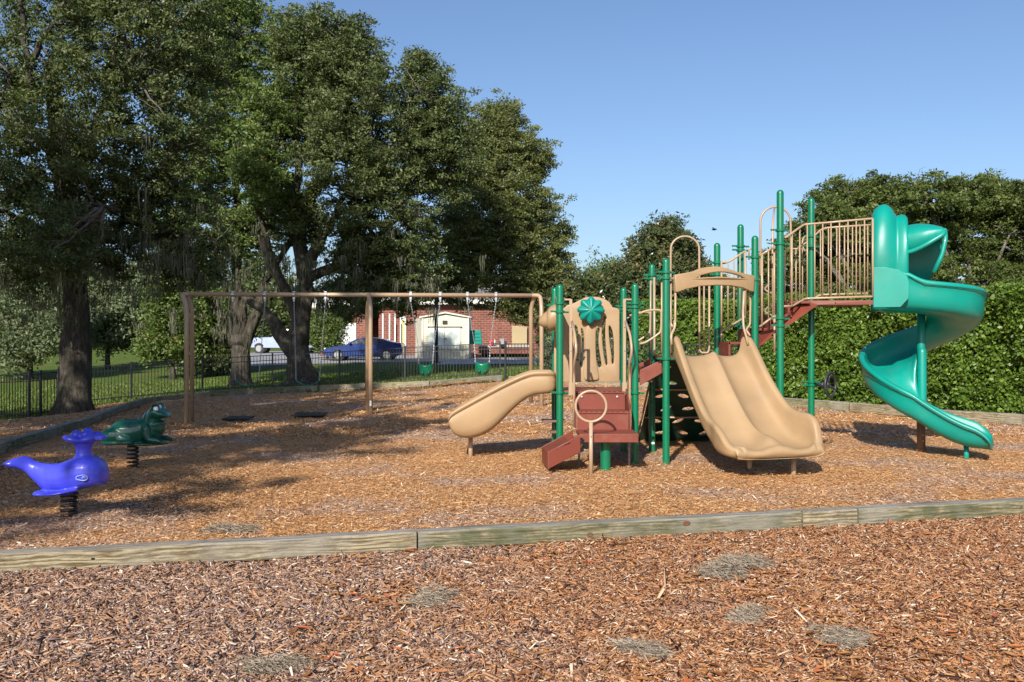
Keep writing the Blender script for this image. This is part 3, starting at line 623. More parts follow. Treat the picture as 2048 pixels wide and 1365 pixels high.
# --- handrails at the front steps ---
def rail(name, pts, r=.0145, rad=.05, n=10, parent=None, mt=None):
    mb = MB(); mb.tube(bend(pts, rad), r, n); return mb.build(name, mt or MT['tan'], parent or ps, smooth=True)
def hand_rail(xa, xb, xo):
    # flat bar bolted beside the post, and a bowed grab tube that runs down to the step
    mb = MB(); mb.box((xa, 12.05, 1.50), (.035, .035, 1.13)); mb.box((xa + xo * .0, 12.05, .93), (.055, .045, .16))
    mb.tube([(xa, 12.05, 2.06), (xa + xo, 12.05, 2.06)], .012, 8)
    o = mb.build('entry_bar', MT['tan'], ps, auto=40)
    rail('grab_rail', [(xa + .01, 12.0, 1.78), (xa + .03, 11.72, 1.62), (xa + .045, 11.62, 1.42), (xa + .02, 11.72, 1.25), (xb, 11.86, 1.12), (xb, 11.86, .46)], .0165, .09)
    for z in (1.72, 1.42): c = MB(); c.lathe([(.009, 0), (.009, .012)], (xa, 12.03, z), 8, M=Matrix(((1, 0, 0), (0, 0, -1), (0, 1, 0)))); c.build('bolt', MT['steel'], o)
hand_rail(.745, .775, -.08)
hand_rail(1.425, 1.47, .1)
# --- tan panel with trunk and slots at the back of the small deck ---
YB = 13.1
zo = lambda q: [((u / 6.2 + 1080 - CX) * YB / F, CAMZ - (v / 6.2 + 560 - CY) * YB / F) for u, v in q]
outer = [(985, 1270), (985, 380), (960, 352), (900, 340), (862, 280), (800, 238), (720, 214), (640, 208), (560, 220), (480, 258), (420, 290), (330, 318), (300, 352), (278, 352), (278, 1270)]
holes = [smooth_closed([(805, 440), (815, 500), (805, 600), (810, 800), (838, 1040), (826, 1062), (812, 1050), (785, 900), (765, 700), (770, 560), (792, 470)], 2),
         smooth_closed([(745, 600), (722, 700), (724, 820), (764, 1060), (755, 1080), (722, 1090), (703, 1000), (690, 800), (692, 640), (715, 590)], 2),
         smooth_closed([(858, 556), (895, 620), (912, 740), (916, 900), (914, 1030), (900, 1046), (888, 1030), (885, 930), (860, 760), (850, 600)], 2),
         smooth_closed([(520, 600), (540, 640), (545, 800), (538, 1000), (522, 1090), (500, 1090), (492, 1040), (515, 860), (520, 700), (505, 610)], 2),
         smooth_closed([(440, 556), (472, 600), (470, 760), (470, 900), (485, 980), (472, 1010), (445, 1000), (432, 860), (428, 640), (430, 570)], 2),
         smooth_closed([(395, 560), (370, 640), (355, 780), (352, 940), (362, 1030), (385, 1040), (392, 940), (400, 780), (412, 600)], 2)]
me = shape2d([zo(outer)] + [zo(h) for h in holes], .012, .010, lambda a, b, c: Vector((a, YB + c, b)))
pn = link_mesh('slotted_panel', me, MT['tanp'], ps); me.polygons.foreach_set('use_smooth', [True] * len(me.polygons)); me.set_sharp_from_angle(angle=R(35))
mb = MB(); tr = [(548, 560), (690, 560), (684, 760), (690, 980), (722, 1180), (726, 1225), (700, 1245), (570, 1245), (540, 1225), (536, 1100), (556, 900)]
tr = smooth_closed(tr, 2); me = shape2d([zo(tr)], .012, .008, lambda a, b, c: Vector((a, YB - .035 + c, b))); o = link_mesh('trunk_relief', me, MT['tanp'], pn); me.polygons.foreach_set('use_smooth', [True] * len(me.polygons)); me.set_sharp_from_angle(angle=R(35))
mb = MB(); a = P(1211, 768, YB); mb.box((a.x, YB, a.z), (.03, .03, .12)); mb.build('panel_foot', MT['tanp'], ps)
# flower disc
mb = MB(); fc = P(1181.5, 621, 12.98); rings = []
for j in range(7):
    t = j / 6; ring = []
    for k in range(64):
        a = 2 * math.pi * k / 64; pet = math.cos(8 * a + .3); rr = t * (.172 + .018 * pet); hh = (1 - t ** 1.6) * .075 + .03 * t * (abs(math.cos(4 * a + .15)) - .4)
        ring.append(Vector((fc.x + rr * math.cos(a), fc.y - .02 - hh, fc.z + rr * math.sin(a))))
    rings.append(ring)
rings[0] = [Vector((fc.x + .001 * math.cos(2 * math.pi * k / 64), fc.y - .095, fc.z + .001 * math.sin(2 * math.pi * k / 64))) for k in range(64)]
back = [Vector((p.x, fc.y + .0, p.z)) for p in rings[-1]]
mb.loft(rings + [back]); mb.build('flower_disc', MT['teal'], ps, auto=75)

# --- horn-shaped bubble on the left side ---
mb = MB(); hc = P(1114, 637, 12.66)
prof = [(.165, .03), (.17, -.03), (.165, -.075), (.15, -.105), (.128, -.12), (.118, -.122), (.112, -.135), (.095, -.175), (.06, -.22), (.03, -.24), (.006, -.246)]
vs = []; 
mb.lathe(prof, (hc.x - .0, 12.62, hc.z + .02), 28, M=Matrix(((0, .16, 1), (0, 1, 0), (1.02, 0, .28))))
mb.build('horn_bubble', MT['tanp'], ps, auto=60)
mb = MB()  # hood wall over the small slide entry
mb.prism([Vector((.575, y, z)) for y, z in ((12.2, .88), (12.2, 1.45), (12.26, 1.95), (12.5, 2.12), (12.85, 2.12), (13.08, 1.95), (13.13, 1.45), (13.13, .88), (12.99, .88), (12.99, 1.45), (12.9, 1.66), (12.45, 1.66), (12.34, 1.45), (12.34, .88))], (.035, 0, 0))
mb.build('slide_entry_panel', MT['tanp'], ps, bevel=.008)

# --- small single slide (runs to the left) ---
rings = []
def sec_small(x, fy_, by, zf, wf, wb, sk, flare=0):
    """ring across Y from the front (camera) side to the back: floor zf, wall heights, skirt depth sk"""
    y0, y1 = fy_, by
    return [Vector((x, y0 + .05, zf - sk)), Vector((x, y0 + .01, zf - sk * .6)), Vector((x, y0 - .005, zf + wf - .085)), Vector((x, y0 + .02, zf + wf - .07)), Vector((x, y0 - .02, zf + wf - .05)), Vector((x, y0 - .025, zf + wf - .015)), Vector((x, y0 - .005, zf + wf)),
            Vector((x, y0 + .05, zf + wf - .005)), Vector((x, y0 + .09, zf + wf * .5)), Vector((x, y0 + .13, zf + .02)), Vector((x, y0 + .22, zf)), Vector((x, (y0 + y1) / 2, zf - .01)), Vector((x, y1 - .22, zf)), Vector((x, y1 - .13, zf + .02)), Vector((x, y1 - .09, zf + wb * .5)),
            Vector((x, y1 - .05, zf + wb - .005)), Vector((x, y1 + .005, zf + wb)), Vector((x, y1 + .025, zf + wb - .03)), Vector((x, y1 + .005, zf + wb - .07)), Vector((x, y1 - .01, zf - sk * .6)), Vector((x, y1 - .05, zf - sk)), Vector((x, (y0 + y1) / 2, zf - sk))]
SX = lambda px: (px - CX) * 12.3 / F
dat = [(1116, 742, 722 + 66, .0), (1095, 742, 789, 0), (1072, 742, 791, 0), (1060, 743.5, 795, 0), (1042, 750, 806, 0), (1020, 760, 827, 0), (1000, 770, 848, 0), (985, 778, 862, 0), (970, 786, 872, 0), (950, 797, 879, 0), (930, 808, 881, 0), (912, 818, 876, 0), (902, 825, 866, 0), (898, 831, 852, 0), (896.5, 837, 846, 0)]
for i, (px, yt, yb, _) in enumerate(dat):
    zr = CAMZ - (yt - CY) * 12.3 / F; zb = CAMZ - (yb - CY) * 12.3 / F
    H = zr - zb; wf = min(.20, H * .62) * (1 if i < 11 else (.85, .65, .5, .4)[i - 11]); zf = zr - wf
    x = SX(px); rings.append(sec_small(x, 12.27, 13.0, zf, wf, wf, max(.02, zf - zb)))
seam = [r[3] + Vector((0, -.012, .006)) for r in rings[3:-2]]
mb = MB(); mb.loft(rings); sm = mb.build('single_slide', MT['tanp'], ps, smooth=True, sub=1)
mb = MB(); mb.tube(seam, .0045, 5); mb.build('mould_seam', MT['brown'], sm, smooth=True)
mb = MB(); q = G(943, 908); mb.tube([(q.x, 12.65, -.1), (q.x, 12.65, .32)], .030, 12); mb.build('slide_leg', MT['tan'], sm, smooth=True)

# --- double slide ---
u_ = (C_ - A_).normalized(); v_ = Vector((u_.y, -u_.x, 0)); M_ = (A_ + C_) / 2 + v_ * (-.02)
def sp_(pts, x):
    for i in range(len(pts) - 1):
        if x <= pts[i + 1][0] or i == len(pts) - 2:
            a, b = pts[i], pts[i + 1]; p = pts[i - 1] if i else a; n_ = pts[i + 2] if i + 2 < len(pts) else b
            t = min(1, max(0, (x - a[0]) / (b[0] - a[0]))); h = b[0] - a[0]
            ma = (b[1] - p[1]) / (b[0] - p[0]) if b[0] != p[0] else 0; mb_ = (n_[1] - a[1]) / (n_[0] - a[0])
            return (2 * t ** 3 - 3 * t * t + 1) * a[1] + (t ** 3 - 2 * t * t + t) * h * ma + (-2 * t ** 3 + 3 * t * t) * b[1] + (t ** 3 - t * t) * h * mb_
floor_p = [(0, 1.345), (.06, 1.335), (.16, 1.25), (.5, .86), (.8, .56), (1.0, .41), (1.2, .335), (1.4, .31), (1.52, .315)]
wl_p = [(0, .25), (.05, .26), (.2, .22), (.5, .17), (.85, .16), (1.02, .20), (1.15, .23), (1.3, .18), (1.40, .10), (1.47, .055), (1.52, .042)]
wr_p = [(0, .25), (.05, .27), (.2, .27), (.5, .25), (.85, .27), (1.05, .32), (1.25, .36), (1.37, .30), (1.45, .15), (1.50, .065), (1.52, .045)]
hr_p = [(0, .0), (.05, .07), (.15, .10), (.5, .11), (.9, .11), (1.1, .12), (1.25, .135), (1.37, .12), (1.46, .06), (1.52, .042)]
wd_p = [(0, .50), (.1, .52), (.5, .53), (.9, .55), (1.15, .585), (1.35, .60), (1.44, .585), (1.49, .56), (1.52, .535)]
rw_p = [(0, .05), (.9, .055), (1.15, .075), (1.3, .11), (1.42, .12), (1.52, .10)]
rings = []
ss = [0, .03, .07, .12, .2, .3, .4, .5, .6, .7, .8, .88, .95, 1.02, 1.08, 1.14, 1.2, 1.26, 1.32, 1.37, 1.41, 1.45, 1.48, 1.505, 1.52]
def ds_ring(s, sink=0, grow=0):
    f = sp_(floor_p, s); wl = sp_(wl_p, s); wr = sp_(wr_p, s); h = sp_(hr_p, s); W = sp_(wd_p, s) + grow; rw = sp_(rw_p, s)
    slope = .0
    sk = .10
    ls = -.02 * math.exp(-((s - 1.0) / .10) ** 2)
    wL = W + ls
    c = [(-wL - .01, f - sk), (-wL - .035, f - .02), (-wL - .035, f + wl - .07), (-wL - .045, f + wl - .03), (-wL - .02, f + wl), (-wL + .03, f + wl - .003), (-wL + .055, f + wl - .035), (-wL + .075, f + .07), (-wL + .12, f + .012), (-wL + .2, f - .002),
         (-.25, f - .004), (-rw - .09, f), (-rw - .03, f + .02 + h * .15), (-rw * .65, f + h * .72), (-rw * .25, f + h), (rw * .25, f + h), (rw * .65, f + h * .72), (rw + .03, f + .02 + h * .15), (rw + .09, f), (.25, f - .004),
         (W - .2, f - .002), (W - .12, f + .012), (W - .075, f + .07), (W - .055, f + wr - .035), (W - .03, f + wr - .003), (W + .02, f + wr), (W + .045, f + wr - .03), (W + .035, f + wr - .08), (W + .035, f - .02), (W + .01, f - sk), (0, f - sk)]
    return [M_ + u_ * a + v_ * s + Vector((0, 0, b)) for a, b in c]
rings = [ds_ring(s) for s in ss]
# nose: drops from the lip to the underside
def nose(s, dz, shrink):
    r = ds_ring(1.52); out = []
    f = sp_(floor_p, 1.52)
    for p in r:
        q = p - M_; a = q.dot(u_) * shrink; b = q.z
        b = min(b, f + .05) if b > f - .1 else b
        b = f - .10 + (b - (f - .10)) * dz
        out.append(M_ + u_ * a + v_ * s + Vector((0, 0, b)))
    return out
rings += [nose(1.55, .82, .99), nose(1.565, .55, .98), nose(1.55, .25, .97), nose(1.52, .08, .95)]
mb = MB(); mb.loft(rings, caps=False); dsl = mb.build('double_slide', MT['tanp'], ps, smooth=True, sub=1)
for px, py in ((1499, 948), (1587, 950)):
    q = G(px, py); mb = MB(); mb.tube([(q.x, q.y, -.08), (q.x, q.y, .2)], .030, 12)
    mb.build('slide_leg', MT['tan'], dsl, smooth=True)
# --- arched hood panel over the double slide ---
ZB = lambda u, v: (u / 3.791 + 1280, v / 3.791 + 360)
Ya = 12.02
def plane_pt(px, py, off=0):   # intersect the view ray with the vertical plane through A-C
    d = Vector(((px - CX) / F, 1, -(py - CY) / F)); n_ = v_; o = A_ + v_ * off
    t = (o.x * n_.x + o.y * n_.y) / (d.x * n_.x + d.y * n_.y); q = d * t + Vector((0, 0, CAMZ)); return (q - Vector((A_.x, A_.y, 0))).dot(u_), q.z
def pl(pts, off=.03): return [plane_pt(*ZB(*p), off) for p in pts]
ar = [(247, 722), (252, 850), (268, 856), (330, 832), (430, 810), (550, 803), (660, 806), (760, 822), (815, 846), (848, 853), (855, 738), (850, 728), (770, 712), (700, 698), (640, 676), (590, 664), (530, 661), (470, 668), (420, 680), (380, 698), (330, 708)]
hl = [(402, 748), (440, 728), (500, 712), (560, 704), (620, 705), (690, 718), (740, 733), (774, 750), (700, 744), (590, 738), (480, 742)]
me = shape2d([pl(ar), pl(hl)], .018, .014, lambda a, b, c: A_ + v_ * .05 + u_ * a + v_ * (c + .05 * math.sin(math.pi * max(0, min(1, a / 1.25)))) + Vector((0, 0, b)))
ah = link_mesh('arch_panel', me, MT['tanp'], ps); me.polygons.foreach_set('use_smooth', [True] * len(me.polygons)); me.set_sharp_from_angle(angle=R(40))
for a in (A_ + u_ * .06, C_ - u_ * .05):
    mb = MB(); q = a + v_ * .03; mb.lathe([(.016, -.05), (.016, .05)], (q.x, q.y, zt(559, 12.05)), 10, M=Matrix(((0, 0, u_.x), (0, 1, u_.y), (1, 0, 0)))); mb.build('bolt', MT['steel'], ah, auto=40)
# sit-down grab rails by the slide mouth
def onp(px, py, off=.02):
    a, z = plane_pt(px, py, off); return A_ + u_ * a + v_ * off + Vector((0, 0, z))
rail('side_rail', [onp(1341.5, 562, -.03), onp(1341.5, 648, -.03), onp(1346, 656, .0), onp(1350.5, 640, .05), onp(1351, 572, .05)], .014, .03)
rail('side_rail', [onp(1350, 640, .05), onp(1350, 655, .07), onp(1342, 671, .10), onp(1343, 690, .12)], .016, .04)
rail('side_rail', [onp(1489, 570, .04), onp(1486, 625, .05), onp(1487, 655, .09), onp(1493, 675, .12), onp(1496, 690, .12)], .016, .05)
rail('side_rail', [onp(1496, 588, -.03), onp(1501, 600, -.03), onp(1500, 650, -.03), onp(1492, 660, .0), onp(1500, 672, .08)], .014, .03)
rail('side_rail', [onp(1339.5, 640, -.02), onp(1339.5, 722, -.02)], .012, .03)

# --- back railing with the tall hoop (B-D side) ---
YH = 13.08
V3 = lambda px, py, Y=YH: P(px, py, Y)
rail('hoop_rail', [V3(1341.5, 706)] + [V3(1341.5, 505)] + [V3(1370 - 28.7 * math.cos(t), 500 - 27 * math.sin(t)) for t in [math.pi * k / 14 for k in range(1, 14)]] + [V3(1398.5, 505), V3(1399, 700), V3(1403, 706), V3(1416, 706), V3(1418.5, 698), V3(1418.5, 560)], .0145, .02)
rail('hoop_rail', [V3(1408, 706), V3(1408, 560)], .0105)
# railings beside the middle deck stair
def railing(name, top, bot, bars, Yf, r=.0145, rb=.0095, thick=()):
    o = rail(name, [V3(a, b, Yf(a)) for a, b in top], r, .05)
    rail('bottom_rail', [V3(a, b, Yf(a)) for a, b in bot], r, .05, parent=o)
    def at(line, x):
        for (a, b), (c, d) in zip(line, line[1:]):
            if a <= x <= c: return b + (d - b) * (x - a) / (c - a)
        return line[0][1] if x < line[0][0] else line[-1][1]
    for x in bars:
        mb = MB(); mb.tube([V3(x, at(top, x), Yf(x)), V3(x, at(bot, x), Yf(x))], .0145 if x in thick else rb, 8); mb.build('baluster', MT['tan'], o, smooth=True)
    return o
railing('stair_railing', [(1442, 524), (1454, 526), (1467, 518), (1491, 502)], [(1443, 664), (1456, 656), (1491, 634)], [1443, 1456, 1468, 1480, 1491], lambda x: 13.15, thick=(1443, 1491))
railing('stair_railing', [(1519, 512), (1549, 494)], [(1519, 654), (1549, 632)], [1524, 1537, 1548.5], lambda x: 12.28, thick=(1524, 1548.5))
rail('stair_railing', [V3(1443, 700, 13.15), V3(1443, 660, 13.15)], .0145)
rail('stair_railing', [V3(1549, 705, 12.28), V3(1549, 630, 12.28)], .0145)
rail('stair_railing', [V3(1498, 520, 13.3), V3(1498, 498, 13.3), V3(1516, 498, 13.3)], .012, .02)
# tall hoop behind the high post
rail('hoop_rail', [V3(1521, 640, 13.0), V3(1520.6, 450, 13.0)] + [V3(1551 - 30.4 * math.cos(t), 444 - 30 * math.sin(t), 13.0) for t in [math.pi * k / 14 for k in range(1, 14)]] + [V3(1581.5, 450, 13.0), V3(1582, 610, 13.0)], .0145, .02)
rail('hoop_rail', [V3(1549, 416, 12.9), V3(1546, 440, 12.7), V3(1545, 500, 12.6), V3(1546, 640, 12.5)], .013, .05)
for y0 in (579, 623):
    rail('climber_loop', [V3(1548, y0 - 13, 12.95), V3(1536, y0 - 9, 12.85), V3(1529, y0, 12.7), V3(1534, y0 + 4, 12.6), V3(1548, y0 + 10, 12.6)], .012, .05)
rail('stair_railing', [V3(1569, 500, 13.0), V3(1569.5, 640, 13.0)], .011)
# upper guard rails
Yf1 = lambda x: 12.85 - (x - 1608) / 137 * .39 if x > 1608 else 12.3 + max(0, (x - 1569) / 39) * .55
railing('guard_railing', [(1569, 477), (1608, 449.5), (1640, 447), (1745.5, 437.5)], [(1567, 613), (1584, 613), (1611, 597.5), (1745.5, 593.5)], [1583.5, 1599.5, 1614.5, 1629.5, 1645.5, 1662, 1679, 1696, 1712.5, 1729, 1745.5], Yf1, thick=(1583.5, 1745.5))
Yf2 = lambda x: 13.46 - (x - 1613) / 130 * .36
railing('guard_railing', [(1595, 497), (1616, 484), (1643, 459), (1655, 456), (1744, 450)], [(1595, 612), (1616, 604), (1641, 590), (1744, 587)], [1605, 1623, 1641, 1657, 1673.5, 1689, 1705, 1720, 1735.5], Yf2)
rail('guard_railing', [V3(1583, 498, 13.1), V3(1604, 498, 13.1)], .011); 
for x in (1592,): rail('guard_railing', [V3(x, 498, 13.1), V3(x, 608, 13.1)], .0095)
rail('climber_loop', [V3(1614, 472, 13.3), V3(1606, 476, 13.2), V3(1604, 492, 13.15), V3(1609, 503, 13.15), V3(1616, 500, 13.2)], .012, .05)
# --- arch bridge between the decks ---
for off in (0, .92):
    mb = MB(); mb.prism([P(px, py, 11.93) + Vector((-.0 if off == 0 else .0, off, 0)) for px, py in ((1279.6, 741), (1323.6, 720), (1323.6, 747), (1279.6, 772))], (0, .03, 0)); mb.build('bridge_stringer', MT['red'], ps, bevel=.004)
for i in range(2):
    mb = MB(); xx = 1.58 + .17 * i; z = .9 + .147 * (i + 1); mb.box((xx + .09, 12.42, z - .015), (.2, .9, .03)); mb.box((xx - .005, 12.42, z - .08), (.02, .9, .15)); mb.build('bridge_step', MT['red'], ps, bevel=.003)
for off in (0, .95):
    Yr = 11.93 + off; sc_ = Yr / 11.93
    w_ = lambda px, py: P(px, py, 11.93) + Vector((0.0, off, 0))
    rail('bridge_rail', [w_(1278, 628), w_(1292, 622), w_(1304, 620.5), w_(1323, 620), w_(1322.5, 655), w_(1321, 665), w_(1308, 675), w_(1290, 686), w_(1279, 688)], .0145, .05)
    rail('bridge_rail', [w_(1323.5, 552), w_(1323.5, 706)], .0115)
for x in (1308.5,): rail('bridge_rail', [V3(x, 555, 12.9), V3(x + .5, 700, 12.9), V3(x - 1, 712, 12.9)], .016)

# --- dark green climbing wall with oval holes behind the middle deck ---
c0 = Vector((1.97, 13.06, 1.30)); c1 = Vector((2.02, 14.45, .02)); W_ = .95
NS = 16; 
def climb(a, b, c):   # a across 0..W, b down 0..1, c thickness
    t = b; y = 13.06 + 1.35 * (max(0, t) ** 1.25); z = 1.30 * (1 - t) + .0; return Vector((1.97 + a * (1 + .12 * t) - .06 * t, y + c * .7, z + c * .7))
outer = [(0, .0), (.95, .0)] + [(.95, k / 10) for k in range(1, 11)] + [(0, k / 10) for k in range(10, 0, -1)]
hs = []
for r_, (row, offs) in enumerate(((.12, 0), (.27, .5), (.42, 0), (.57, .5), (.72, 0), (.87, .5))):
    for k in range(3):
        cx_ = .17 + .30 * k + (.10 if offs else 0)
        if cx_ > .88: continue
        ang = ((k * 37 + r_ * 61) % 90 - 45) * .0174
        hs.append([(cx_ + .085 * math.cos(t) * math.cos(ang) - .042 * math.sin(t) * math.sin(ang), row + (.042 * math.sin(t) * math.cos(ang) + .085 * math.cos(t) * math.sin(ang)) / 1.6) for t in [2 * math.pi * q / 18 for q in range(18)]])
me = shape2d([outer] + hs, .012, .004, climb)
cw = link_mesh('climbing_wall', me, MT['dkgreen'], ps); me.polygons.foreach_set('use_smooth', [True] * len(me.polygons)); me.set_sharp_from_angle(angle=R(35))
for a in (-.02, .97): 
    mb = MB(); mb.tube([climb(a, t / 8, .03) for t in range(9)], .016, 8); mb.build('side_tube', MT['tan'], cw, smooth=True)
for b in (.33, .66): 
    mb = MB(); mb.tube([climb(0, b, -.03), climb(.95, b, -.03)], .014, 8); mb.build('cross_tube', MT['tan'], cw, smooth=True)

# --- steering wheel on the high back post ---
wc = P(1655, 770, 13.05); mb = MB(); a = Vector((F_.x + PR, F_.y, wc.z)); mb.tube([a, wc + Vector((-.05, .02, 0))], [.018, .03], 10); mb.lathe([(.045, -.02), (.05, 0), (.03, .02)], wc, 16, axis='X')
axis = Vector((.73, -.68, 0)).normalized()
side = Vector((-axis.y, axis.x, 0)).normalized() ; upv = Vector((0, 0, 1))
cir = [wc + axis * .04 + (side * math.cos(t) + upv * math.sin(t)) * .165 for t in [2 * math.pi * k / 32 for k in range(32)]]
mb.tube(cir, .017, 8, closed=True)
for t in (R(90), R(205), R(335)): mb.tube([wc, wc + axis * .02 + (side * math.cos(t) + upv * math.sin(t)) * .09, wc + axis * .04 + (side * math.cos(t) + upv * math.sin(t)) * .16], [.026, .018, .014], 8)
mb.build('steering_wheel', MT['wheel'], ps, smooth=True)

# --- spiral slide ---
SC = Vector((5.65, 13.12, 0))
def path(s):
    """s in metres-ish: returns centre position, outward dir, angle-based heights"""
zf_p = [(0, 2.03), (.5, 2.02), (1.0, 1.97), (1.3, 1.87), (1.7, 1.72), (2.4, 1.32), (3.1, .92), (3.45, .70), (3.65, .56), (4.0, .40), (4.4, .28), (4.62, .25)]
rc = .45
LS = .60; TH0 = 250; TSW = 350; HD = Vector((.940, -.342, 0)); LAT = Vector((.342, .940, 0)); L2 = LS + rc * R(TSW)
C250 = SC + Vector((math.cos(R(TH0)), math.sin(R(TH0)), 0)) * rc; H0 = C250 - HD * LS
rings = []
S = [0, .1, .2, .3, .4, .5, LS] + [LS + rc * R(a) for a in range(10, 351, 10)] + [L2 + x for x in (.08, .18, .3, .42, .54, .64, .72, .80, .86)]
tot = L2 + .86
zfp = [(0, 2.03), (LS, 2.0), (LS + rc * R(65), 1.88), (LS + rc * R(110), 1.74), (LS + rc * R(200), 1.33), (LS + rc * R(290), .91), (L2, .57), (L2 + .3, .38), (L2 + .6, .26), (tot, .235)]
wop = [(0, .46), (LS * .6, .44), (LS, .33), (LS + rc * R(90), .37), (LS + rc * R(180), .35), (LS + rc * R(270), .34), (L2, .28), (L2 + .3, .26), (L2 + .6, .22), (tot - .1, .18), (tot, .10)]
wip = [(0, .46), (LS * .6, .30), (LS, .16), (LS + rc * R(90), .12), (LS + rc * R(180), .12), (LS + rc * R(270), .14), (L2, .18), (L2 + .3, .22), (L2 + .6, .24), (tot - .1, .20), (tot, .10)]
ho_p = [(0, .40), (LS, .39), (LS + rc * R(80), .345), (LS + rc * R(290), .33), (L2, .335), (L2 + .4, .30), (tot, .27)]
hi_p = [(0, .40), (LS, .38), (L2, .38), (L2 + .3, .30), (tot, .27)]
endp = None
for s in S:
    if s <= LS: c = H0 + HD * s; out = -LAT
    elif s <= L2:
        th = R(TH0) + (s - LS) / rc; out = Vector((math.cos(th), math.sin(th), 0)); c = SC + out * rc
    else:
        th = R(240); out0 = Vector((math.cos(th), math.sin(th), 0)); t = (s - L2); tan_ = Vector((.866, -.5, 0)); c = SC + out0 * rc + tan_ * t; out = out0
    zf = sp_(zfp, s); wo = sp_(wop, s); wi = sp_(wip, s); ho = sp_(ho_p, s); hi = sp_(hi_p, s)
    cs = [(-hi, -.06), (-hi - .005, wi - .02), (-hi + .01, wi), (-hi + .04, wi - .01), (-hi + .06, wi * .45), (-hi + .11, .035), (-hi + .2, .0), (0, -.012), (ho - .2, .0), (ho - .11, .03), (ho - .065, .12), (ho - .055, wo - .05), (ho - .04, wo - .01), (ho, wo), (ho + .035, wo - .02), (ho + .035, wo - .06), (ho + .0, wo - .085), (ho - .005, wo * .4), (ho - .02, -.01), (ho - .1, -.085), (0, -.11), (-hi + .1, -.10)]
    ring = [c + out * a + Vector((0, 0, zf + b)) for a, b in cs]; rings.append(ring)
last = rings[-1]; zz = sp_(zfp, tot)
tn = Vector((.866, -.5, 0))
for dx, k in ((.03, .8), (.045, .5), (.03, .15)):
    rings.append([Vector((p.x, p.y, zz - .11 + (p.z - zz + .11) * k)) + tn * dx for p in last])
seam = [r[15] + Vector((0, 0, -.004)) for r in rings[4:-3]]
mb = MB(); mb.loft(rings); spo = mb.build('spiral_slide', MT['teal'], ps, smooth=True, sub=1)
mb = MB(); mb.tube(seam, .0045, 5); mb.build('mould_seam', MT['dkgreen'], spo, smooth=True)
mb = MB(); mb.tube([(SC.x, SC.y, .60), (SC.x, SC.y, 2.3)], .055, 18); mb.build('centre_pole', MT['teal'], spo, smooth=True)
# half-round sleeve where the last flight starts
mb = MB(); mb.lathe([(.060, 0.62), (.060, 1.38), (.052, 1.42), (.03, 1.44)], (SC.x, SC.y - .03, 0), 18); mb.build('pole_sleeve', MT['teal'], spo, auto=40)
mb = MB(); mb.tube([(SC.x, SC.y, -.1), (SC.x, SC.y, .60)], .056, 18)
po = mb.build('slide_leg', MT['brown'], spo, smooth=True, label='brown steel pole under the spiral')
for z in (.16, .24): mb = MB(); mb.lathe([(.009, 0), (.009, .01)], (SC.x, SC.y - .055, z), 8, M=Matrix(((1, 0, 0), (0, 0, -1), (0, 1, 0)))); mb.build('bolt', MT['steel'], po)
ex = Vector(SC) + Vector((math.cos(R(240)), math.sin(R(240)), 0)) * rc + tn * .60
mb = MB(); mb.tube([(ex.x, ex.y, -.1), (ex.x, ex.y, .2)], .032, 12); mb.build('slide_leg', MT['teal'], spo, smooth=True)
# hood: arched entry shell, side plate and canopy, built along the entry direction
def HL(a, w_, z): q = H0 + HD * a + LAT * w_; return Vector((q.x, q.y, z))
def arch_sec(a, hw, zb, ztp, th, n=24, pw=2.3, back=None):
    o_ = []; i_ = []
    for k in range(n + 1):
        t = math.pi * k / n; c_ = -math.cos(t); sy = max(0, math.sin(t)) ** (2 / pw)
        lo = zb if k <= n / 2 else (back if back is not None else zb)
        for lst, d in ((o_, 0), (i_, th)):
            yy = math.copysign(abs(c_) ** (2 / pw), c_) * (hw - d); zmid = lo + (ztp - lo) * .42
            z1 = lo if k in (0, n) else zmid + (ztp - d - zmid) * sy
            lst.append(HL(a, yy, z1))
    return o_ + i_[::-1]
mb = MB(); mb.loft([arch_sec(*q) for q in ((-.05, .43, 1.98, 3.14, .05), (-.045, .455, 1.96, 3.24, .06), (-.01, .475, 1.95, 3.32, .06), (.05, .48, 1.95, 3.37, .06), (.11, .475, 1.95, 3.385, .06), (.17, .46, 1.96, 3.36, .05), (.22, .435, 1.97, 3.30, .04), (.25, .42, 1.98, 3.24, .03), (.262, .415, 1.98, 3.215, .03), (.285, .42, 2.0, 3.225, .03), (.33, .43, 2.05, 3.235, .03), (.37, .43, 2.15, 3.225, .03), (.40, .42, 2.25, 3.19, .03))])
hood = mb.build('entry_hood', MT['teal'], spo, smooth=True)
mb = MB(); pp = [(-.03, 1.975), (.30, 1.975), (.40, 2.09), (.405, 2.30), (.37, 2.40), (.28, 2.46), (.12, 2.50), (-.03, 2.50)]
mb.prism([HL(a, -.486, z) for a, z in pp], LAT * .07); mb.build('side_plate', MT['teal'], hood, bevel=.006)
mb = MB(); mb.loft([arch_sec(a, hw, ze, zt_, .055, 24, pw, bk) for a, hw, ze, zt_, pw, bk in ((.30, .37, 2.70, 3.06, 2.2, 2.1), (.38, .39, 2.69, 3.08, 2.2, 2.1), (.46, .41, 2.71, 3.095, 2.2, 2.1), (.55, .43, 2.75, 3.10, 2.2, 2.15), (.64, .44, 2.80, 3.09, 2.2, 2.25), (.72, .43, 2.85, 3.07, 2.2, 2.4), (.79, .42, 2.895, 3.045, 2.2, 2.6), (.83, .41, 2.92, 3.02, 2.2, 2.7), (.845, .40, 2.945, 2.995, 2.2, 2.75))])
cano = mb.build('canopy', MT['teal'], spo, smooth=True)
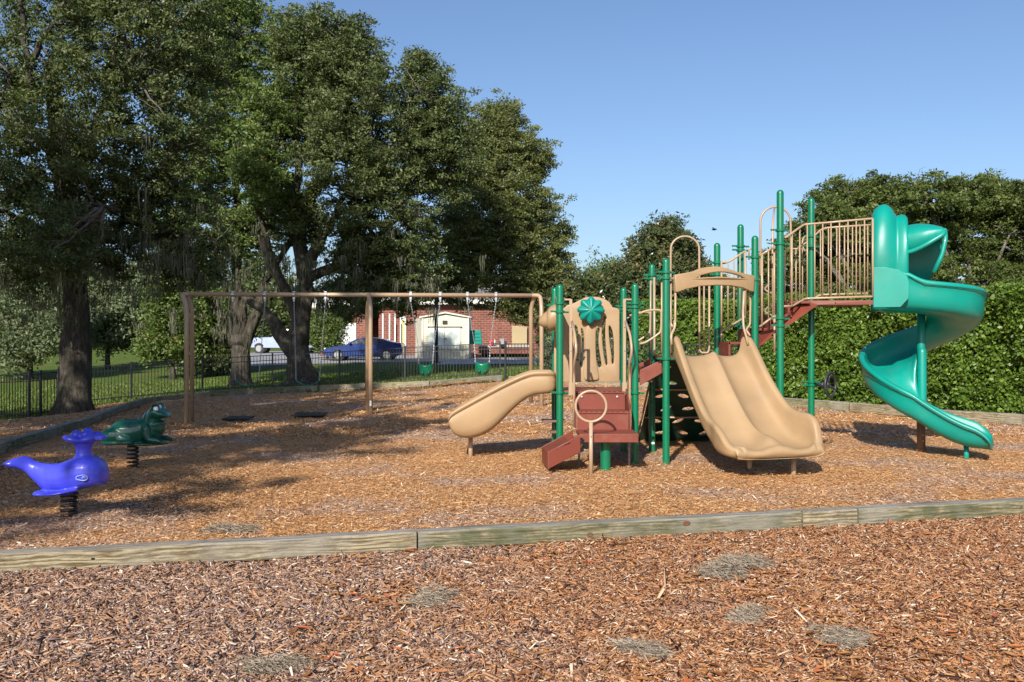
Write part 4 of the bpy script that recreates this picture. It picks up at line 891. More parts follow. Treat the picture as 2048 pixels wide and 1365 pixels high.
mb = MB(); lip = [HL(a, -hw, ze) for a, hw, ze in ((.30, .37, 2.70), (.38, .39, 2.69), (.46, .41, 2.71), (.55, .43, 2.75), (.64, .44, 2.80), (.72, .43, 2.85), (.79, .42, 2.895), (.82, .40, 2.925), (.84, .33, 2.965), (.845, .2, 2.985), (.845, 0, 2.99), (.845, .2, 2.985), (.84, .34, 2.94), (.84, .40, 2.85), (.80, .42, 2.65), (.70, .43, 2.42))]
mb.tube(bend(lip, .05, 3), .03, 12); mb.build('rolled_lip', MT['teal'], cano, smooth=True)
# ================= swing set =================
SY = lambda px: 19.25 + (px - 370) / 705 * .95
sw = empty('swing_set', G(738, 825), 'tan tubular steel swing frame with two bays and arched leg pairs', 'swing frame')
BZ = 2.49
def SWP(px, py, dy=0): return P(px, py, SY(px) + dy)
zb = lambda px: CAMZ - ((588.8 + (px - 370) / 705 * 2.7) - CY) * SY(px) / F
mb = MB(); xs = [378, 737, 1066]; mb.tube([Vector(((x - CX) * SY(x) / F, SY(x), zb(x))) for x in xs], .0445, 14); mb.build('top_beam', MT['tan'], sw, smooth=True)
legs = [((373, 848), (384, 838), 'L'), ((741, 825), (735, 819), 'M'), ((1083, 804), (1062, 798), 'R')]
for (fx, fyb), (bx, byb), k in legs:
    for j, (lx, ly) in enumerate(((fx, fyb), (bx, byb))):
        x0_ = {'L': 373, 'M': 738, 'R': 1071}[k]; Yc = SY(x0_); top = Vector(((x0_ - CX) * Yc / F, Yc, zb(x0_)))
        dy = -.55 if j == 0 else .55; Yl = Yc + dy; foot = P(lx, ly, Yl); foot.z = min(foot.z, gz(foot.x, foot.y)) - .1
        sh = P(lx + (0 if k == 'M' else (-1 if k == 'L' else 0)) * 0, {'L': 612, 'M': 612, 'R': 615}[k] + j * 2, Yc + dy * .35)
        sh.x = foot.x * .0 + (lx - CX) * (Yc + dy * .35) / F
        tp_ = top + Vector(({'L': .06, 'M': 0, 'R': -.10}[k], 0, 0))
        mb = MB(); mb.tube(bend([tp_, top + Vector(({'L': -.06, 'M': 0, 'R': .10 if j == 0 else -.02}[k], dy * .12, 0)), sh, foot], .16, 8), .0445, 14)
        o = mb.build('leg', MT['tan'], sw, smooth=True)
        if k == 'M' or (k == 'L' and j == 1):
            st = MB(); q = P(lx, ly - 18, Yl - .05); st.box((q.x, q.y, q.z), (.035, .008, .11)); st.build('sticker', MT['white'], o)
hang = [466, 530, 588, 651, 821.5, 880.5, 935, 992]
for x in hang:
    c = Vector(((x - CX) * SY(x) / F, SY(x), zb(x))); mb = MB()
    mb.lathe([(.052, -.03), (.054, -.025), (.054, .025), (.052, .03)], c, 14, axis='X'); mb.box(c + Vector((0, -.01, -.075)), (.05, .035, .05)); mb.box(c + Vector((0, 0, -.125)), (.03, .05, .045)); mb.box(c + Vector((0, 0, .055)), (.06, .03, .025))
    mb.build('hanger', MT['chain'], sw, bevel=.004)
def chain(mb, a, b, link=.036, r=.0042):
    a = Vector(a); b = Vector(b); d = b - a; n = max(2, int(d.length / (link * .78))); t = d.normalized(); s1 = t.cross(Vector((0, 1, 0))).normalized(); s2 = t.cross(s1)
    for i in range(n):
        c = a + d * ((i + .5) / n); s_ = s1 if i % 2 else s2
        pts = [c + t * link * .5 * math.cos(q) + s_ * link * .27 * math.sin(q) for q in [2 * math.pi * k / 8 for k in range(8)]]
        mb.tube(pts, r, 4, closed=True)
def coated(mb, a, b, r): mb.tube([a, b], r, 8)
# bucket swings
for (xa, xb, sx, sy_, lb) in ((821.5, 880.5, 852, 741, 'green bucket swing on chains, hanging in front of the white shed'), (935, 992, 965, 738, 'green bucket swing on chains, nearest the right end of the swing frame')):
    Yc = SY(sx); s0 = P(sx, sy_, Yc)
    t = empty('bucket_swing', s0, lb, 'bucket swing', 'green bucket swings')
    mb = MB(); rings = []; n = 24
    for z, rx, ry_ in ((.13, .155, .13), (.10, .158, .132), (.0, .150, .125), (-.07, .13, .11), (-.12, .095, .09), (-.135, .05, .05)):
        rings.append([Vector((s0.x + rx * math.cos(2 * math.pi * k / n), s0.y + ry_ * math.sin(2 * math.pi * k / n), s0.z + z + (.025 * math.cos(4 * math.pi * k / n) if z > .05 else 0))) for k in range(n)])
    inner = [[Vector((s0.x + (p.x - s0.x) * .9, s0.y + (p.y - s0.y) * .9, p.z + .004)) for p in r] for r in rings[::-1][1:]]
    mb.loft(rings[::-1] + [[p + Vector((0, 0, .004)) for p in r] for r in ()] + [[Vector((s0.x + (p.x - s0.x) * .9, s0.y + (p.y - s0.y) * .9, p.z + .002)) for p in r] for r in rings[:-1]])
    mb.build('bucket', MT['green'], t, smooth=True)
    mb = MB()
    for k in (-1, 1): mb.ell((s0.x + k * .062, s0.y - .104, s0.z - .055), (.036, .03, .045), 12, 8)
    mb.build('leg_hole', MT['dkgreen'], t, smooth=True)
    for x, k in ((xa, -1), (xb, 1)):
        top = Vector(((x - CX) * SY(x) / F, SY(x), zb(x) - .14)); jn = Vector((s0.x + k * .17, s0.y, s0.z + .55))
        mb = MB(); chain(mb, top, jn)
        for d in (-1, 1): chain(mb, jn, (s0.x + k * .145, s0.y + d * .07, s0.z + .12), r=.006)
        mb.build('chain', MT['chain'], t, smooth=True)
MT['belt'] = plain('green_belt_rubber', (.01, .16, .10), .45, .1, 8)
for (xa, xb, lb) in ((466, 530, 'belt swing in deep shade, nearest the left end of the swing frame'), (588, 651, 'green belt swing on chains in front of the forked oak trunk')):
    Yc = SY((xa + xb) / 2); sx = (xa + xb) / 2 - 6; s0 = P(sx + 2, 768, Yc)
    t = empty('belt_swing', s0, lb, 'belt swing', 'belt swings')
    pts = [s0 + Vector((a * .24, 0, .10 * a * a - .03)) for a in [-1 + .2 * k for k in range(11)]]
    mb = MB(); mb.loft([[p + Vector((0, -.07, .004)), p + Vector((0, .07, .004)), p + Vector((0, .07, -.006)), p + Vector((0, -.07, -.006))] for p in pts]); mb.build('belt_seat', MT['belt'], t, smooth=True)
    for x, k in ((xa, 0), (xb, -1)):
        top = Vector(((x - CX) * SY(x) / F, SY(x), zb(x) - .14)); mb = MB(); chain(mb, top, pts[k]); mb.build('chain', MT['chain'], t, smooth=True)
# black flat slabs on the mulch under the left bay
for (x0, y0, x1, y1, lb) in ((457, 838, 497, 840, 'black flat slab on the mulch under the left belt swing'), (588, 833, 652, 830, 'black flat slab on the mulch under the second belt swing')):
    a = G(x0, y0); b = G(x1, y1); c = (a + b) / 2; mb = MB()
    mb.box((c.x, c.y, c.z + .03), ((b - a).length, .75, .03), rz=.05); o = mb.build('flat_slab', MT['black'], None, bevel=.01); rebase(o, c); tag(o, lb, 'wear mat', 'black flat slabs under the belt swings')

# ================= spring riders =================
def spring(parent, c, z0, z1, r, turns, wire=.012):
    mb = MB(); n = int(turns * 18); mb.tube([(c.x + r * math.cos(2 * math.pi * turns * k / n), c.y + r * math.sin(2 * math.pi * turns * k / n), z0 + (z1 - z0) * k / n) for k in range(n + 1)], wire, 7); return mb.build('spring', MT['black'], parent, smooth=True)
YW = 8.3
wh = empty('spring_rider_whale', G(142, 1036), 'shiny blue whale spring rider on a black coil at the left edge', 'spring rider')
k7 = lambda u, v: (u / 7.183, v / 7.183 + 860)
def W7(u, v, dy=0): return P(*k7(u, v), YW) + Vector((0, dy, 0))
px7 = YW / F / 7.183
top = [(60, 498), (130, 446), (200, 408), (270, 388), (330, 380), (400, 388), (450, 415), (520, 455), (600, 474), (700, 484), (800, 484), (900, 464), (1000, 425), (1100, 384), (1200, 362), (1300, 366), (1380, 392), (1440, 432), (1490, 500), (1520, 590), (1530, 670)]
botm = [(60, 506), (130, 502), (200, 520), (270, 548), (330, 566), (400, 610), (450, 680), (520, 752), (600, 835), (700, 880), (800, 890), (900, 890), (1000, 880), (1100, 868), (1200, 850), (1300, 830), (1380, 812), (1440, 800), (1490, 786), (1520, 770), (1530, 735)]
wdt = [.07, .12, .145, .14, .105, .07, .06, .062, .075, .09, .115, .135, .15, .16, .17, .17, .16, .145, .12, .08, .035]
mb = MB(); rings = []
for (a, b), (c, d), w_ in zip(top, botm, wdt):
    p = W7(a, b); q = W7(c, d); m_ = (p + q) / 2; h = (p.z - q.z) / 2; n = 20
    rings.append([Vector((m_.x, m_.y + w_ * math.copysign(abs(math.cos(t)) ** .85, math.cos(t)), m_.z + h * math.copysign(abs(math.sin(t)) ** .85, math.sin(t)))) for t in [2 * math.pi * k / n for k in range(n)]])
mb.loft(rings)
# lower fins: two flat flippers that serve as foot rests
for s_ in (-1, 1):
    fr = []
    for u, hw, z in ((575, .01, 946), (640, .05, 935), (760, .075, 920), (900, .07, 900), (1020, .045, 878), (1100, .012, 862)):
        c = P(*k7(u, z), YW - .15) if s_ > 0 else W7(u, z); c.y = YW - s_ * (.13 + .03 * math.sin((u - 575) / 525 * math.pi)); th = .016
        fr.append([Vector((c.x, c.y + hw * math.cos(t), c.z + th * math.sin(t))) for t in [2 * math.pi * k / 10 for k in range(10)]])
    mb.loft(fr)
for a, b, w_ in ((640, 905, .13), (800, 905, .14), (950, 890, .14)): mb.ell(W7(a, b), (.09, w_, .03))
me = meld(mb, .0085, 4); wb_ = link_mesh('whale_body', me, MT['whale'], wh)
mb = MB(); c = W7(1205, 370); mb.lathe([(.085, -.02), (.075, 0.0), (.066, .01), (.064, .06), (.08, .10), (.098, .125)], c, 20)
for a, dx, dy, dz, rx, rz_ in ((0, .10, 0, .155, .075, .03), (60, .06, -.09, .15, .07, .03), (120, -.06, -.09, .15, .075, .03), (180, -.11, 0, .145, .08, .03), (240, -.05, .08, .16, .07, .03), (300, .06, .08, .17, .07, .03)):
    mb.ell(c + Vector((dx, dy, dz)), (rx, .05, rz_), M=Matrix.Rotation(R(-a if False else 0), 3, 'Z') @ Matrix.Rotation(R(12 if dx < 0 else -12), 3, 'Y'))
mb.ell(c + Vector((-.045, -.045, .175)), (.045, .045, .055)); mb.ell(c + Vector((.035, 0, .20)), (.05, .05, .045)); mb.ell(c + Vector((.03, -.04, .18)), (.05, .04, .04))
for k in range(4): mb.ell(c + Vector((.15, -.07 + .04 * k, .15 + .012 * (k % 2))), (.055, .014, .012), 8, 6)
me = meld(mb, .007, 3); link_mesh('water_spout', me, MT['whale'], wb_)
e = P(*k7(1190, 692), YW - .172)
mb = MB(); mb.tube([Vector((e.x + .036 * math.cos(t) + (.0 if math.cos(t) > -.6 else -.02), YW - .168 + .006 * math.cos(t), e.z + .024 * math.sin(t))) for t in [2 * math.pi * k / 20 for k in range(20)]], .006, 6, closed=True); mb.ell((e.x + .004, YW - .164, e.z), (.019, .012, .017), 12, 8); mb.tube([(e.x - .045, YW - .168, e.z - .006), (e.x - .068, YW - .164, e.z - .012)], .005, 6)
mb.build('eye', MT['whaleeye'], wb_, smooth=True)
mb = MB(); mb.ell((e.x + .006, YW - .175, e.z), (.009, .006, .009), 10, 6); mb.build('pupil', MT['whale'], wb_, smooth=True)
sc0 = P(138, 1000, YW); g0 = gz(sc0.x, YW); spring(wh, sc0, g0 - .01, W7(970, 905).z, .062, 5.2)
mb = MB(); mb.lathe([(.08, 0), (.08, .012)], (sc0.x, YW, W7(970, 925).z), 16); mb.build('mount_plate', MT['black'], wh)
# frog
YG = 11.55
fr_ = empty('spring_rider_frog', G(265, 936), 'dark green frog spring rider on a black coil in the tree shade', 'spring rider')
def W8(u, v, dy=0): return P(u / 8.53 + 190, v / 8.53 + 790, YG) + Vector((0, dy, 0))
mb = MB()
top = [(140, 735), (180, 650), (250, 560), (340, 485), (430, 430), (520, 408), (620, 408), (720, 405), (800, 388), (870, 350), (920, 285), (960, 230), (1010, 178), (1060, 160), (1110, 190), (1150, 240), (1210, 258), (1250, 290), (1285, 355)]
bo_ = [(140, 765), (180, 790), (250, 810), (340, 830), (430, 842), (520, 850), (620, 850), (720, 845), (800, 830), (870, 800), (920, 720), (960, 560), (1010, 420), (1060, 416), (1110, 408), (1150, 402), (1210, 394), (1250, 388), (1285, 378)]
wf = [.04, .09, .14, .17, .19, .195, .19, .18, .165, .15, .14, .14, .145, .15, .15, .15, .14, .12, .07]
rings = []
for (a, b), (c, d), w_ in zip(top, bo_, wf):
    p = W8(a, b); q = W8(c, d); m_ = (p + q) / 2; h = (p.z - q.z) / 2
    rings.append([Vector((m_.x, m_.y + w_ * math.copysign(abs(math.cos(t)) ** .9, math.cos(t)), m_.z + h * math.copysign(abs(math.sin(t)) ** .9, math.sin(t)))) for t in [2 * math.pi * k / 20 for k in range(20)]])
mb.loft(rings)
# chest and lower jaw
mb.ell(W8(1040, 500), (.115, .125, .06)); mb.ell(W8(1090, 480), (.085, .115, .035)); mb.ell(W8(1000, 620), (.11, .12, .13)); mb.ell(W8(1040, 560), (.115, .12, .10)); mb.ell(W8(1120, 330), (.10, .15, .055)); mb.ell(W8(960, 420), (.10, .13, .12)); mb.ell(W8(1060, 600), (.08, .10, .05))
for s_ in (-1, 1):
    mb.ell(W8(400, 690, s_ * .15), (.17, .07, .10)); mb.ell(W8(540, 740, s_ * .16), (.12, .06, .07)); mb.ell(W8(480, 800, s_ * .16), (.20, .06, .03))
    mb.tube([W8(900, 470, s_ * .12), W8(960, 560, s_ * .15), W8(960, 680, s_ * .15), W8(1010, 745, s_ * .15), W8(1150, 765, s_ * .15), W8(1260, 790, s_ * .14)], [.04, .045, .045, .04, .032, .022], 12)
    for k in (-1, 0, 1): mb.tube([W8(1140, 765, s_ * .15), W8(1285, 795 - 6 * abs(k), s_ * .15 + .035 * k)], [.022, .012], 8)
    mb.ell(W8(1075, 215, s_ * .085), (.052, .05, .056))
mb.ell(W8(760, 830), (.36, .14, .03))
me = meld(mb, .009, 5); fb = link_mesh('frog_body', me, MT['frog'], fr_)
mb = MB()
for s_ in (-1, 1): mb.ell(W8(1080, 232, s_ * .085) + Vector((.012 - (.05 if s_ < 0 else 0) * .0, s_ * .034, 0)), (.032, .022, .036), 12, 8)
mb.ell(W8(1118, 208, -.02), (.018, .03, .026), 12, 8)
mb.build('eye', MT['froglight'], fb, smooth=True)
mb = MB(); mb.tube([W8(1040, 190, -.125), W8(1075, 165, -.135), W8(1115, 180, -.125)], .012, 8); mb.build('eyelid', MT['black'], fb, smooth=True)
mb = MB()
for u, v in ((1185, 725), (1225, 748)): mb.ell(W8(u, v + 16, -.172), (.012, .01, .010), 10, 6)
mb.build('toe_hole', MT['hole'], fb)
sc1 = P(266, 900, YG); spring(fr_, sc1, gz(sc1.x, YG) - .01, W8(650, 850).z, .062, 6)
mb = MB(); mb.lathe([(.08, 0), (.08, .012)], (sc1.x, YG, W8(650, 858).z), 16); mb.build('mount_plate', MT['black'], fr_)
# ================= fences =================
def fence(label, pts, hgt=1.22, post_every=2.4, gap=.115, ph=1.30, first=True):
    pts = [Vector(p) for p in pts]; t = empty('metal_fence', pts[0], label, 'metal fence', 'black picket fence runs round the play area')
    for a, b in zip(pts, pts[1:]):
        d = b - a; L = math.hypot(d.x, d.y); n = max(1, round(L / post_every)); dx = d / n; ang = math.atan2(d.y, d.x)
        for i in range(n):
            p = a + dx * i; q = a + dx * (i + 1); p.z = gz(p.x, p.y); q.z = gz(q.x, q.y)
            mb = MB(); mb.box((p.x, p.y, p.z + ph / 2 - .05), (.06, .06, ph + .1), rz=ang); mb.box((p.x, p.y, p.z + ph + .008), (.07, .07, .016), rz=ang); mb.build('fence_post', MT['fence'], t)
            mb = MB(); u = (q - p); m_ = max(2, round(u.length / gap)); pit = math.atan2(u.z, math.hypot(u.x, u.y))
            for k in range(1, m_):
                c = p + u * (k / m_); mb.box((c.x, c.y, c.z + hgt / 2 + .03), (.017, .017, hgt - .02), rz=ang)
            for z in (hgt + .02, hgt - .17, .12):
                c = (p + q) / 2; mb.box((c.x, c.y, c.z + z), (u.length - .05, .028, .028), rz=ang, ry=-pit)
            mb.build('picket_panel', MT['fence'], t)
    p = pts[-1].copy(); p.z = gz(p.x, p.y); mb = MB(); mb.box((p.x, p.y, p.z + ph / 2 - .05), (.06, .06, ph + .1)); mb.build('fence_post', MT['fence'], t)
    return t
def FP(px, Y): x = (px - CX) * Y / F; return Vector((x, Y, gz(x, Y)))
fence('black picket fence on the lawn left of the big oak trunk', [FP(-30, 27.2), FP(58.5, 26.4), FP(81, 26.7), FP(115.6, 27.2)], 1.2)
fence('black picket fence between the big oak trunk and the sunlit corner posts', [FP(118, 31.3), FP(263, 33), FP(405, 34.6), FP(545, 35.8), FP(679, 36.2), FP(810, 35.4), FP(1000, 34.9)])
fence('grey looking picket fence behind the small play deck', [FP(1011, 32.6), FP(1330, 30.6), FP(1535, 28.5)])

# ================= building, shed, street things =================
def brick_mat():
    m, n, b = mat('red_brick_wall'); tc = n.nodes.new('ShaderNodeTexCoord'); mp = n.nodes.new('ShaderNodeMapping'); mp.inputs['Rotation'].default_value = (R(90), 0, 0)
    n.links.new(tc.outputs['Object'], mp.inputs[0]); t = n.nodes.new('ShaderNodeTexBrick'); t.inputs['Scale'].default_value = 1; t.inputs['Brick Width'].default_value = .42; t.inputs['Row Height'].default_value = .16; t.inputs['Mortar Size'].default_value = .018
    t.inputs['Color1'].default_value = (.20, .058, .038, 1); t.inputs['Color2'].default_value = (.135, .042, .028, 1); t.inputs['Mortar'].default_value = (.27, .16, .125, 1)
    n.links.new(mp.outputs[0], t.inputs['Vector']); nn = tex(n, 'Noise', 1.5, 5); r = ramp(n, [(.3, (.8,) * 3), (.7, (1.15,) * 3)]); n.links.new(nn.outputs[0], r.inputs[0])
    n.links.new(mix(n, 1.0, t.outputs['Color'], r.outputs[0], 'MULTIPLY'), b.inputs['Base Color']); b.inputs['Roughness'].default_value = .9; return m
MT['brick'] = brick_mat()
MT['eave'] = plain('off_white_eave', (.62, .60, .54), .6, .06, 2)
MT['shingle'] = plain('grey_roof_shingle', (.19, .18, .17), .9, .2, 6)
MT['siding'] = plain('cream_vinyl_siding', (.60, .57, .43), .6, .06, 2)
MT['door'] = plain('pale_mint_door', (.66, .72, .64), .5, .04, 2)
MT['dark'] = plain('dark_opening', (.02, .02, .02), .6, .2, 4)
MT['glass'] = plain('dark_window_glass', (.03, .04, .045), .08, .2, 2)
MT['tandoor'] = plain('tan_painted_door', (.36, .28, .15), .6, .05, 2)
MT['gate'] = plain('white_garage_door', (.66, .66, .66), .6, .05, 2)
Y1 = 68.
def rect(mb, x0, y0, x1, y1, Y, d=.1, mi=0):
    a = P(x0, y0, Y); b = P(x1, y1, Y); mb.box(((a.x + b.x) / 2, Y + d / 2, (a.z + b.z) / 2), (abs(b.x - a.x), d, abs(a.z - b.z)), mi=mi)
gb = P(1000, 706, Y1).z
bd = empty('brick_building', (P(900, 0, Y1).x, Y1, gz(0, Y1)), 'long low red brick building with a grey roof behind the parked blue car', 'brick building')
mb = MB(); rect(mb, 757, 604, 1030, 716, Y1, 8); mb.build('wall', MT['brick'], bd)
mb = MB(); rect(mb, 1030, 604, 1077, 716, Y1 + .3, 8); mb.build('wall', MT['brick'], bd)
mb = MB(); rect(mb, 640, 612, 731, 712, Y1 - .5, 7.5); mb.build('wall', MT['brick'], bd)
mb = MB(); rect(mb, 731, 604, 757, 716, Y1 + 2.4, .3); mb.build('porch_wall', MT['brick'], bd)
def roof(name, x0, x1, ye, yt, Y, dpt=6, ov=.5):
    a = P(x0, ye, Y); b = P(x1, ye, Y); zt_ = P(0, yt, Y + dpt).z; mb = MB()
    mb.prism([Vector((a.x - ov, Y - .6, a.z)), Vector((a.x - ov, Y + dpt, zt_)), Vector((a.x - ov, Y + 2 * dpt, a.z))], (b.x - a.x + 2 * ov, 0, 0)); o = mb.build(name, MT['shingle'], bd)
    mb = MB(); mb.box(((a.x + b.x) / 2, Y - .62, a.z - .12), (b.x - a.x + 2 * ov, .06, .30)); mb.box(((a.x + b.x) / 2, Y - .3, a.z - .30), (b.x - a.x + 2 * ov, .6, .05)); mb.build('eave', MT['eave'], o)
roof('roof', 757, 1077, 601, 560, Y1); roof('roof', 636, 733, 608, 585, Y1 - .5, 4)
mb = MB(); rect(mb, 672, 647, 712, 696, Y1 - .56, .05); o = mb.build('garage_door', MT['gate'], bd); mb = MB()
for k in range(1, 4): rect(mb, 672, 647 + k * 12, 712, 647.6 + k * 12, Y1 - .575, .01)
mb.build('panel_groove', MT['shingle'], o)
for x in (765.5, 779, 790): 
    mb = MB(); rect(mb, x - 1.2, 628, x + 1.2, 700, Y1 - 1.2, .09); mb.build('column', MT['white'], bd)
mb = MB(); rect(mb, 800, 634, 812, 697, Y1 - .06, .05); mb.build('window_frame', MT['white'], bd)
mb = MB(); rect(mb, 802.5, 640, 809.5, 692, Y1 - .075, .03); mb.build('shutter', plain('cream_yellow_paint', (.62, .52, .22), .6), bd)
mb = MB(); rect(mb, 1024, 652, 1054, 690, Y1 - .05 , .04); mb.build('door', MT['tandoor'], bd)
mb = MB(); rect(mb, 958, 691, 1060, 694.5, Y1 - 3.0, 2.9); o = mb.build('ledge', MT['concrete'], bd); mb = MB(); rect(mb, 958, 694.5, 1060, 708, Y1 - 2.95, 2.8); mb.build('low_wall', MT['brick'], bd)
# second building, far right of the swings
# shed
Ys = 60.
sd = empty('storage_shed', (P(890, 0, Ys).x, Ys, gz(P(890, 0, Ys).x, Ys)), 'cream clapboard shed with double pale doors behind the bucket swings', 'storage shed')
gsh = gz(P(890, 0, Ys).x, Ys)
a = P(843.5, 0, Ys).x; b = P(938, 0, Ys).x; c = P(891, 0, Ys).x; ze = P(0, 636, Ys).z; zp = P(0, 628.5, Ys).z
def siding(mb, x0, x1, z0, z1, Y):
    n = int((z1 - z0) / .13)
    for k in range(n + 1):
        z = z0 + k * .13; h = min(.13, z1 - z)
        if h > .01: mb.add([(x0, Y, z), (x1, Y, z), (x1, Y + .025, z + h), (x0, Y + .025, z + h), (x0, Y + .06, z), (x1, Y + .06, z)], [(0, 1, 2, 3), (0, 4, 5, 1), (3, 2, 5, 4)])
mb = MB(); siding(mb, a, b, gsh, ze, Ys); mb.box(((a + b) / 2, Ys + 1.9, (gsh + ze) / 2), (b - a - .02, 3.68, ze - gsh)); mb.prism([Vector((a, Ys + .03, ze)), Vector((b, Ys + .03, ze)), Vector((c, Ys + .03, zp))], (0, 3.7, 0))
mb.build('shed_wall', MT['siding'], sd)
mb = MB(); x0 = P(826, 0, Ys + 1.6).x
mb.prism([Vector((a - .01, Ys + .06, gsh)), Vector((a - .01, Ys + .06, ze)), Vector((a - .62, Ys + 2.2, ze - .02)), Vector((a - .62, Ys + 2.2, gsh))], (.03, .03, 0)); mb.build('side_wall', MT['siding'], sd)
mb = MB()
mb.prism([Vector((a - .15, Ys - .12, ze - .02)), Vector((c, Ys - .12, zp + .04)), Vector((b + .15, Ys - .12, ze - .02)), Vector((b + .15, Ys - .12, ze + .07)), Vector((c, Ys - .12, zp + .14)), Vector((a - .15, Ys - .12, ze + .07))], (0, 4.0, 0)); mb.build('shed_roof', MT['eave'], sd)
for x in (a + .05, b - .05): 
    mb = MB(); mb.box((x, Ys - .02, (gsh + ze) / 2), (.11, .04, ze - gsh)); mb.build('corner_trim', MT['eave'], sd)
for x0, x1 in ((857.5, 889), (890, 921)):
    mb = MB(); rect(mb, x0, 656, x1, 698, Ys - .06, .05); o = mb.build('door', MT['door'], sd)
    mb = MB(); q = P(888 if x0 < 880 else 892, 678, Ys - .08); mb.box((q.x, Ys - .085, q.z), (.03, .03, .10)); mb.build('handle', MT['black'], o)
mb = MB(); rect(mb, 855, 653.6, 924, 655, Ys - .09, .06); mb.build('door_track', MT['dark'], sd)
mb = MB(); rect(mb, 885, 641.5, 894.5, 648.5, Ys - .06, .05, 0); mb.build('vent', MT['dark'], sd)
# tall dark pole
mb = MB(); q = FP(872.5, 52.5); mb.tube([(q.x, q.y, q.z - .1), (q.x, q.y, q.z + .35), (q.x, q.y, q.z + .36), (q.x, q.y, 5.6)], [.16, .16, .11, .09], 12); mb.tube([(q.x, q.y, 5.55), (q.x, q.y, 5.7)], [.14, .14], 12)
o = mb.build('light_pole', MT['fence'], None, smooth=True); rebase(o, q); tag(o, 'dark round pole standing in front of the cream shed', 'light pole')
# teal bin, red and grey tanks, grey box
t = empty('storage_bin', P(951, 690, 61), 'teal plastic storage bin leaning beside the cream shed', 'storage bin')
mb = MB(); mb.prism([P(939, 690, 61), P(964, 690, 61), P(961.5, 661, 61), P(938, 661, 61)], (0, .9, 0)); o = mb.build('bin_body', MT['teal'], t, bevel=.03)
mb = MB(); rect(mb, 941, 666, 959, 668, 60.95, .06); rect(mb, 942, 673, 960, 674.5, 60.95, .06); rect(mb, 943, 680, 961, 681.5, 60.95, .06); mb.build('rib', MT['teal'], o)
MT['redp'] = plain('red_paint', (.45, .015, .015), .4)
for i, (x, m_, lb, h) in enumerate(((979.5, 'redp', 'red cylinder tank, left one of three against the brick wall', 11), (984.5, 'redp', 'taller red tank in the middle of three against the brick wall', 13), (989.8, 'chain', 'grey metal tank right of two red ones', 12))):
    q = P(x, 692, 65.0); mb = MB(); hh = h * 65 / F; mb.lathe([(.07, 0), (.085, .03), (.085, hh * .7), (.05, hh * .85), (.03, hh), (.03, hh + .03)], q, 12); o = mb.build('gas_tank', MT[m_], None, auto=50); rebase(o, q); tag(o, lb, 'tank')
t = empty('utility_box', P(1004, 692, 64.9), 'grey utility box with rounded top on the low brick ledge', 'utility box')
mb = MB(); rect(mb, 998.5, 677, 1010, 691, 64.6, .5); mb.build('box_body', MT['shingle'], t, bevel=.08); mb = MB(); rect(mb, 1000, 679, 1008.5, 689, 64.55, .04); mb.build('box_door', plain('mid_grey_paint', (.28, .28, .3), .5), t, bevel=.02)

# ================= vehicles =================
MT['bluecar'] = plain('dark_blue_car_paint', (.008, .030, .15), .25, .05, 1, coat=1)
MT['silver'] = plain('silver_blue_car_paint', (.13, .17, .27), .3, .05, 1, coat=.8, metal=.2)
MT['whitecar'] = plain('white_car_paint', (.72, .72, .74), .3, .03, 1, coat=.8)
MT['headlight'] = plain('clear_headlight', (.75, .78, .8), .1, .05, 2, coat=1)
MT['tail'] = plain('red_tail_light', (.4, .01, .01), .2)
def car(label, x, y, length, prof, glass, wheels, mt, flip=1, width=1.78, wr=.33, cat='car', wx=None, name='parked_car', roofcol=None):
    z0 = gz(x, y) + .02; t = empty(name, (x, y, z0), label, cat)
    def V(a, b, w_): return Vector((x + flip * (a - .5) * length, y + w_, z0 + b))
    # loft across the width: profile ring at several y stations, roof pulled in
    rings = []
    for w_, k in ((-width / 2, 0), (-width / 2 + .05, .5), (-width / 2 + .14, 1), (width / 2 - .14, 1), (width / 2 - .05, .5), (width / 2, 0)):
        ring = []
        for a, b in prof:
            hi = max(0, b - .85); yy = w_ * (1 - .28 * hi); e = (1 - k) * .03
            ring.append(V(.5 + (a - .5) * (1 - e * .3), b - (e * .8 if b > .5 else -e), yy))
        rings.append(ring)
    mb = MB(); mb.loft(rings); body = mb.build('body', mt, t, auto=50)
    for g in glass:
        mb = MB()
        for s_ in (-1, 1):
            poly = []
            for a, b in g: 
                hi = max(0, b - .85); poly.append(V(a, b, s_ * (width / 2 * (1 - .28 * hi) - .012)))
            c = sum(poly, Vector()) / len(poly); mb.prism([p + Vector((0, s_ * .022, 0)) for p in poly], (0, -s_ * .03, 0))
        mb.build('side_window', MT['glass'], body)
    for a in wheels:
        for s_ in (-1, 1):
            c = V(a, wr - .02, s_ * (width / 2 - .10)); arch = MB(); arch.lathe([(wr * 1.17, -.085), (wr * 1.17, .105)], c, 24, axis='Y'); 
            arch.build('wheel_arch', MT['dark'], body, auto=40)
            mb = MB(); mb.lathe([(wr * .72, -.11), (wr * .97, -.115), (wr, -.08), (wr, .08), (wr * .97, .115), (wr * .72, .11)], c, 24, axis='Y'); wh_ = mb.build('wheel', MT['black'], t, auto=40)
            mb = MB(); mb.lathe([(wr * .66, -.118), (wr * .66, .118)], c, 20, axis='Y'); 
            for k in range(5):
                q = c + Vector((math.cos(k * 1.2566) * wr * .38, 0, math.sin(k * 1.2566) * wr * .38)); mb.box(q, (wr * .55, .245, .05), ry=-k * 1.2566)
            mb.build('rim', MT['chain'], wh_, auto=40)
    return t, V, body
bx = P(729.5, 0, 57.0).x
prof = [(.0, .42), (.005, .60), (.03, .70), (.12, .80), (.24, .88), (.29, .93), (.36, 1.10), (.44, 1.28), (.54, 1.36), (.64, 1.35), (.74, 1.27), (.84, 1.12), (.91, 1.04), (.975, 1.02), (.995, .90), (1.0, .60), (.99, .35), (.9, .20), (.12, .20), (.02, .28)]
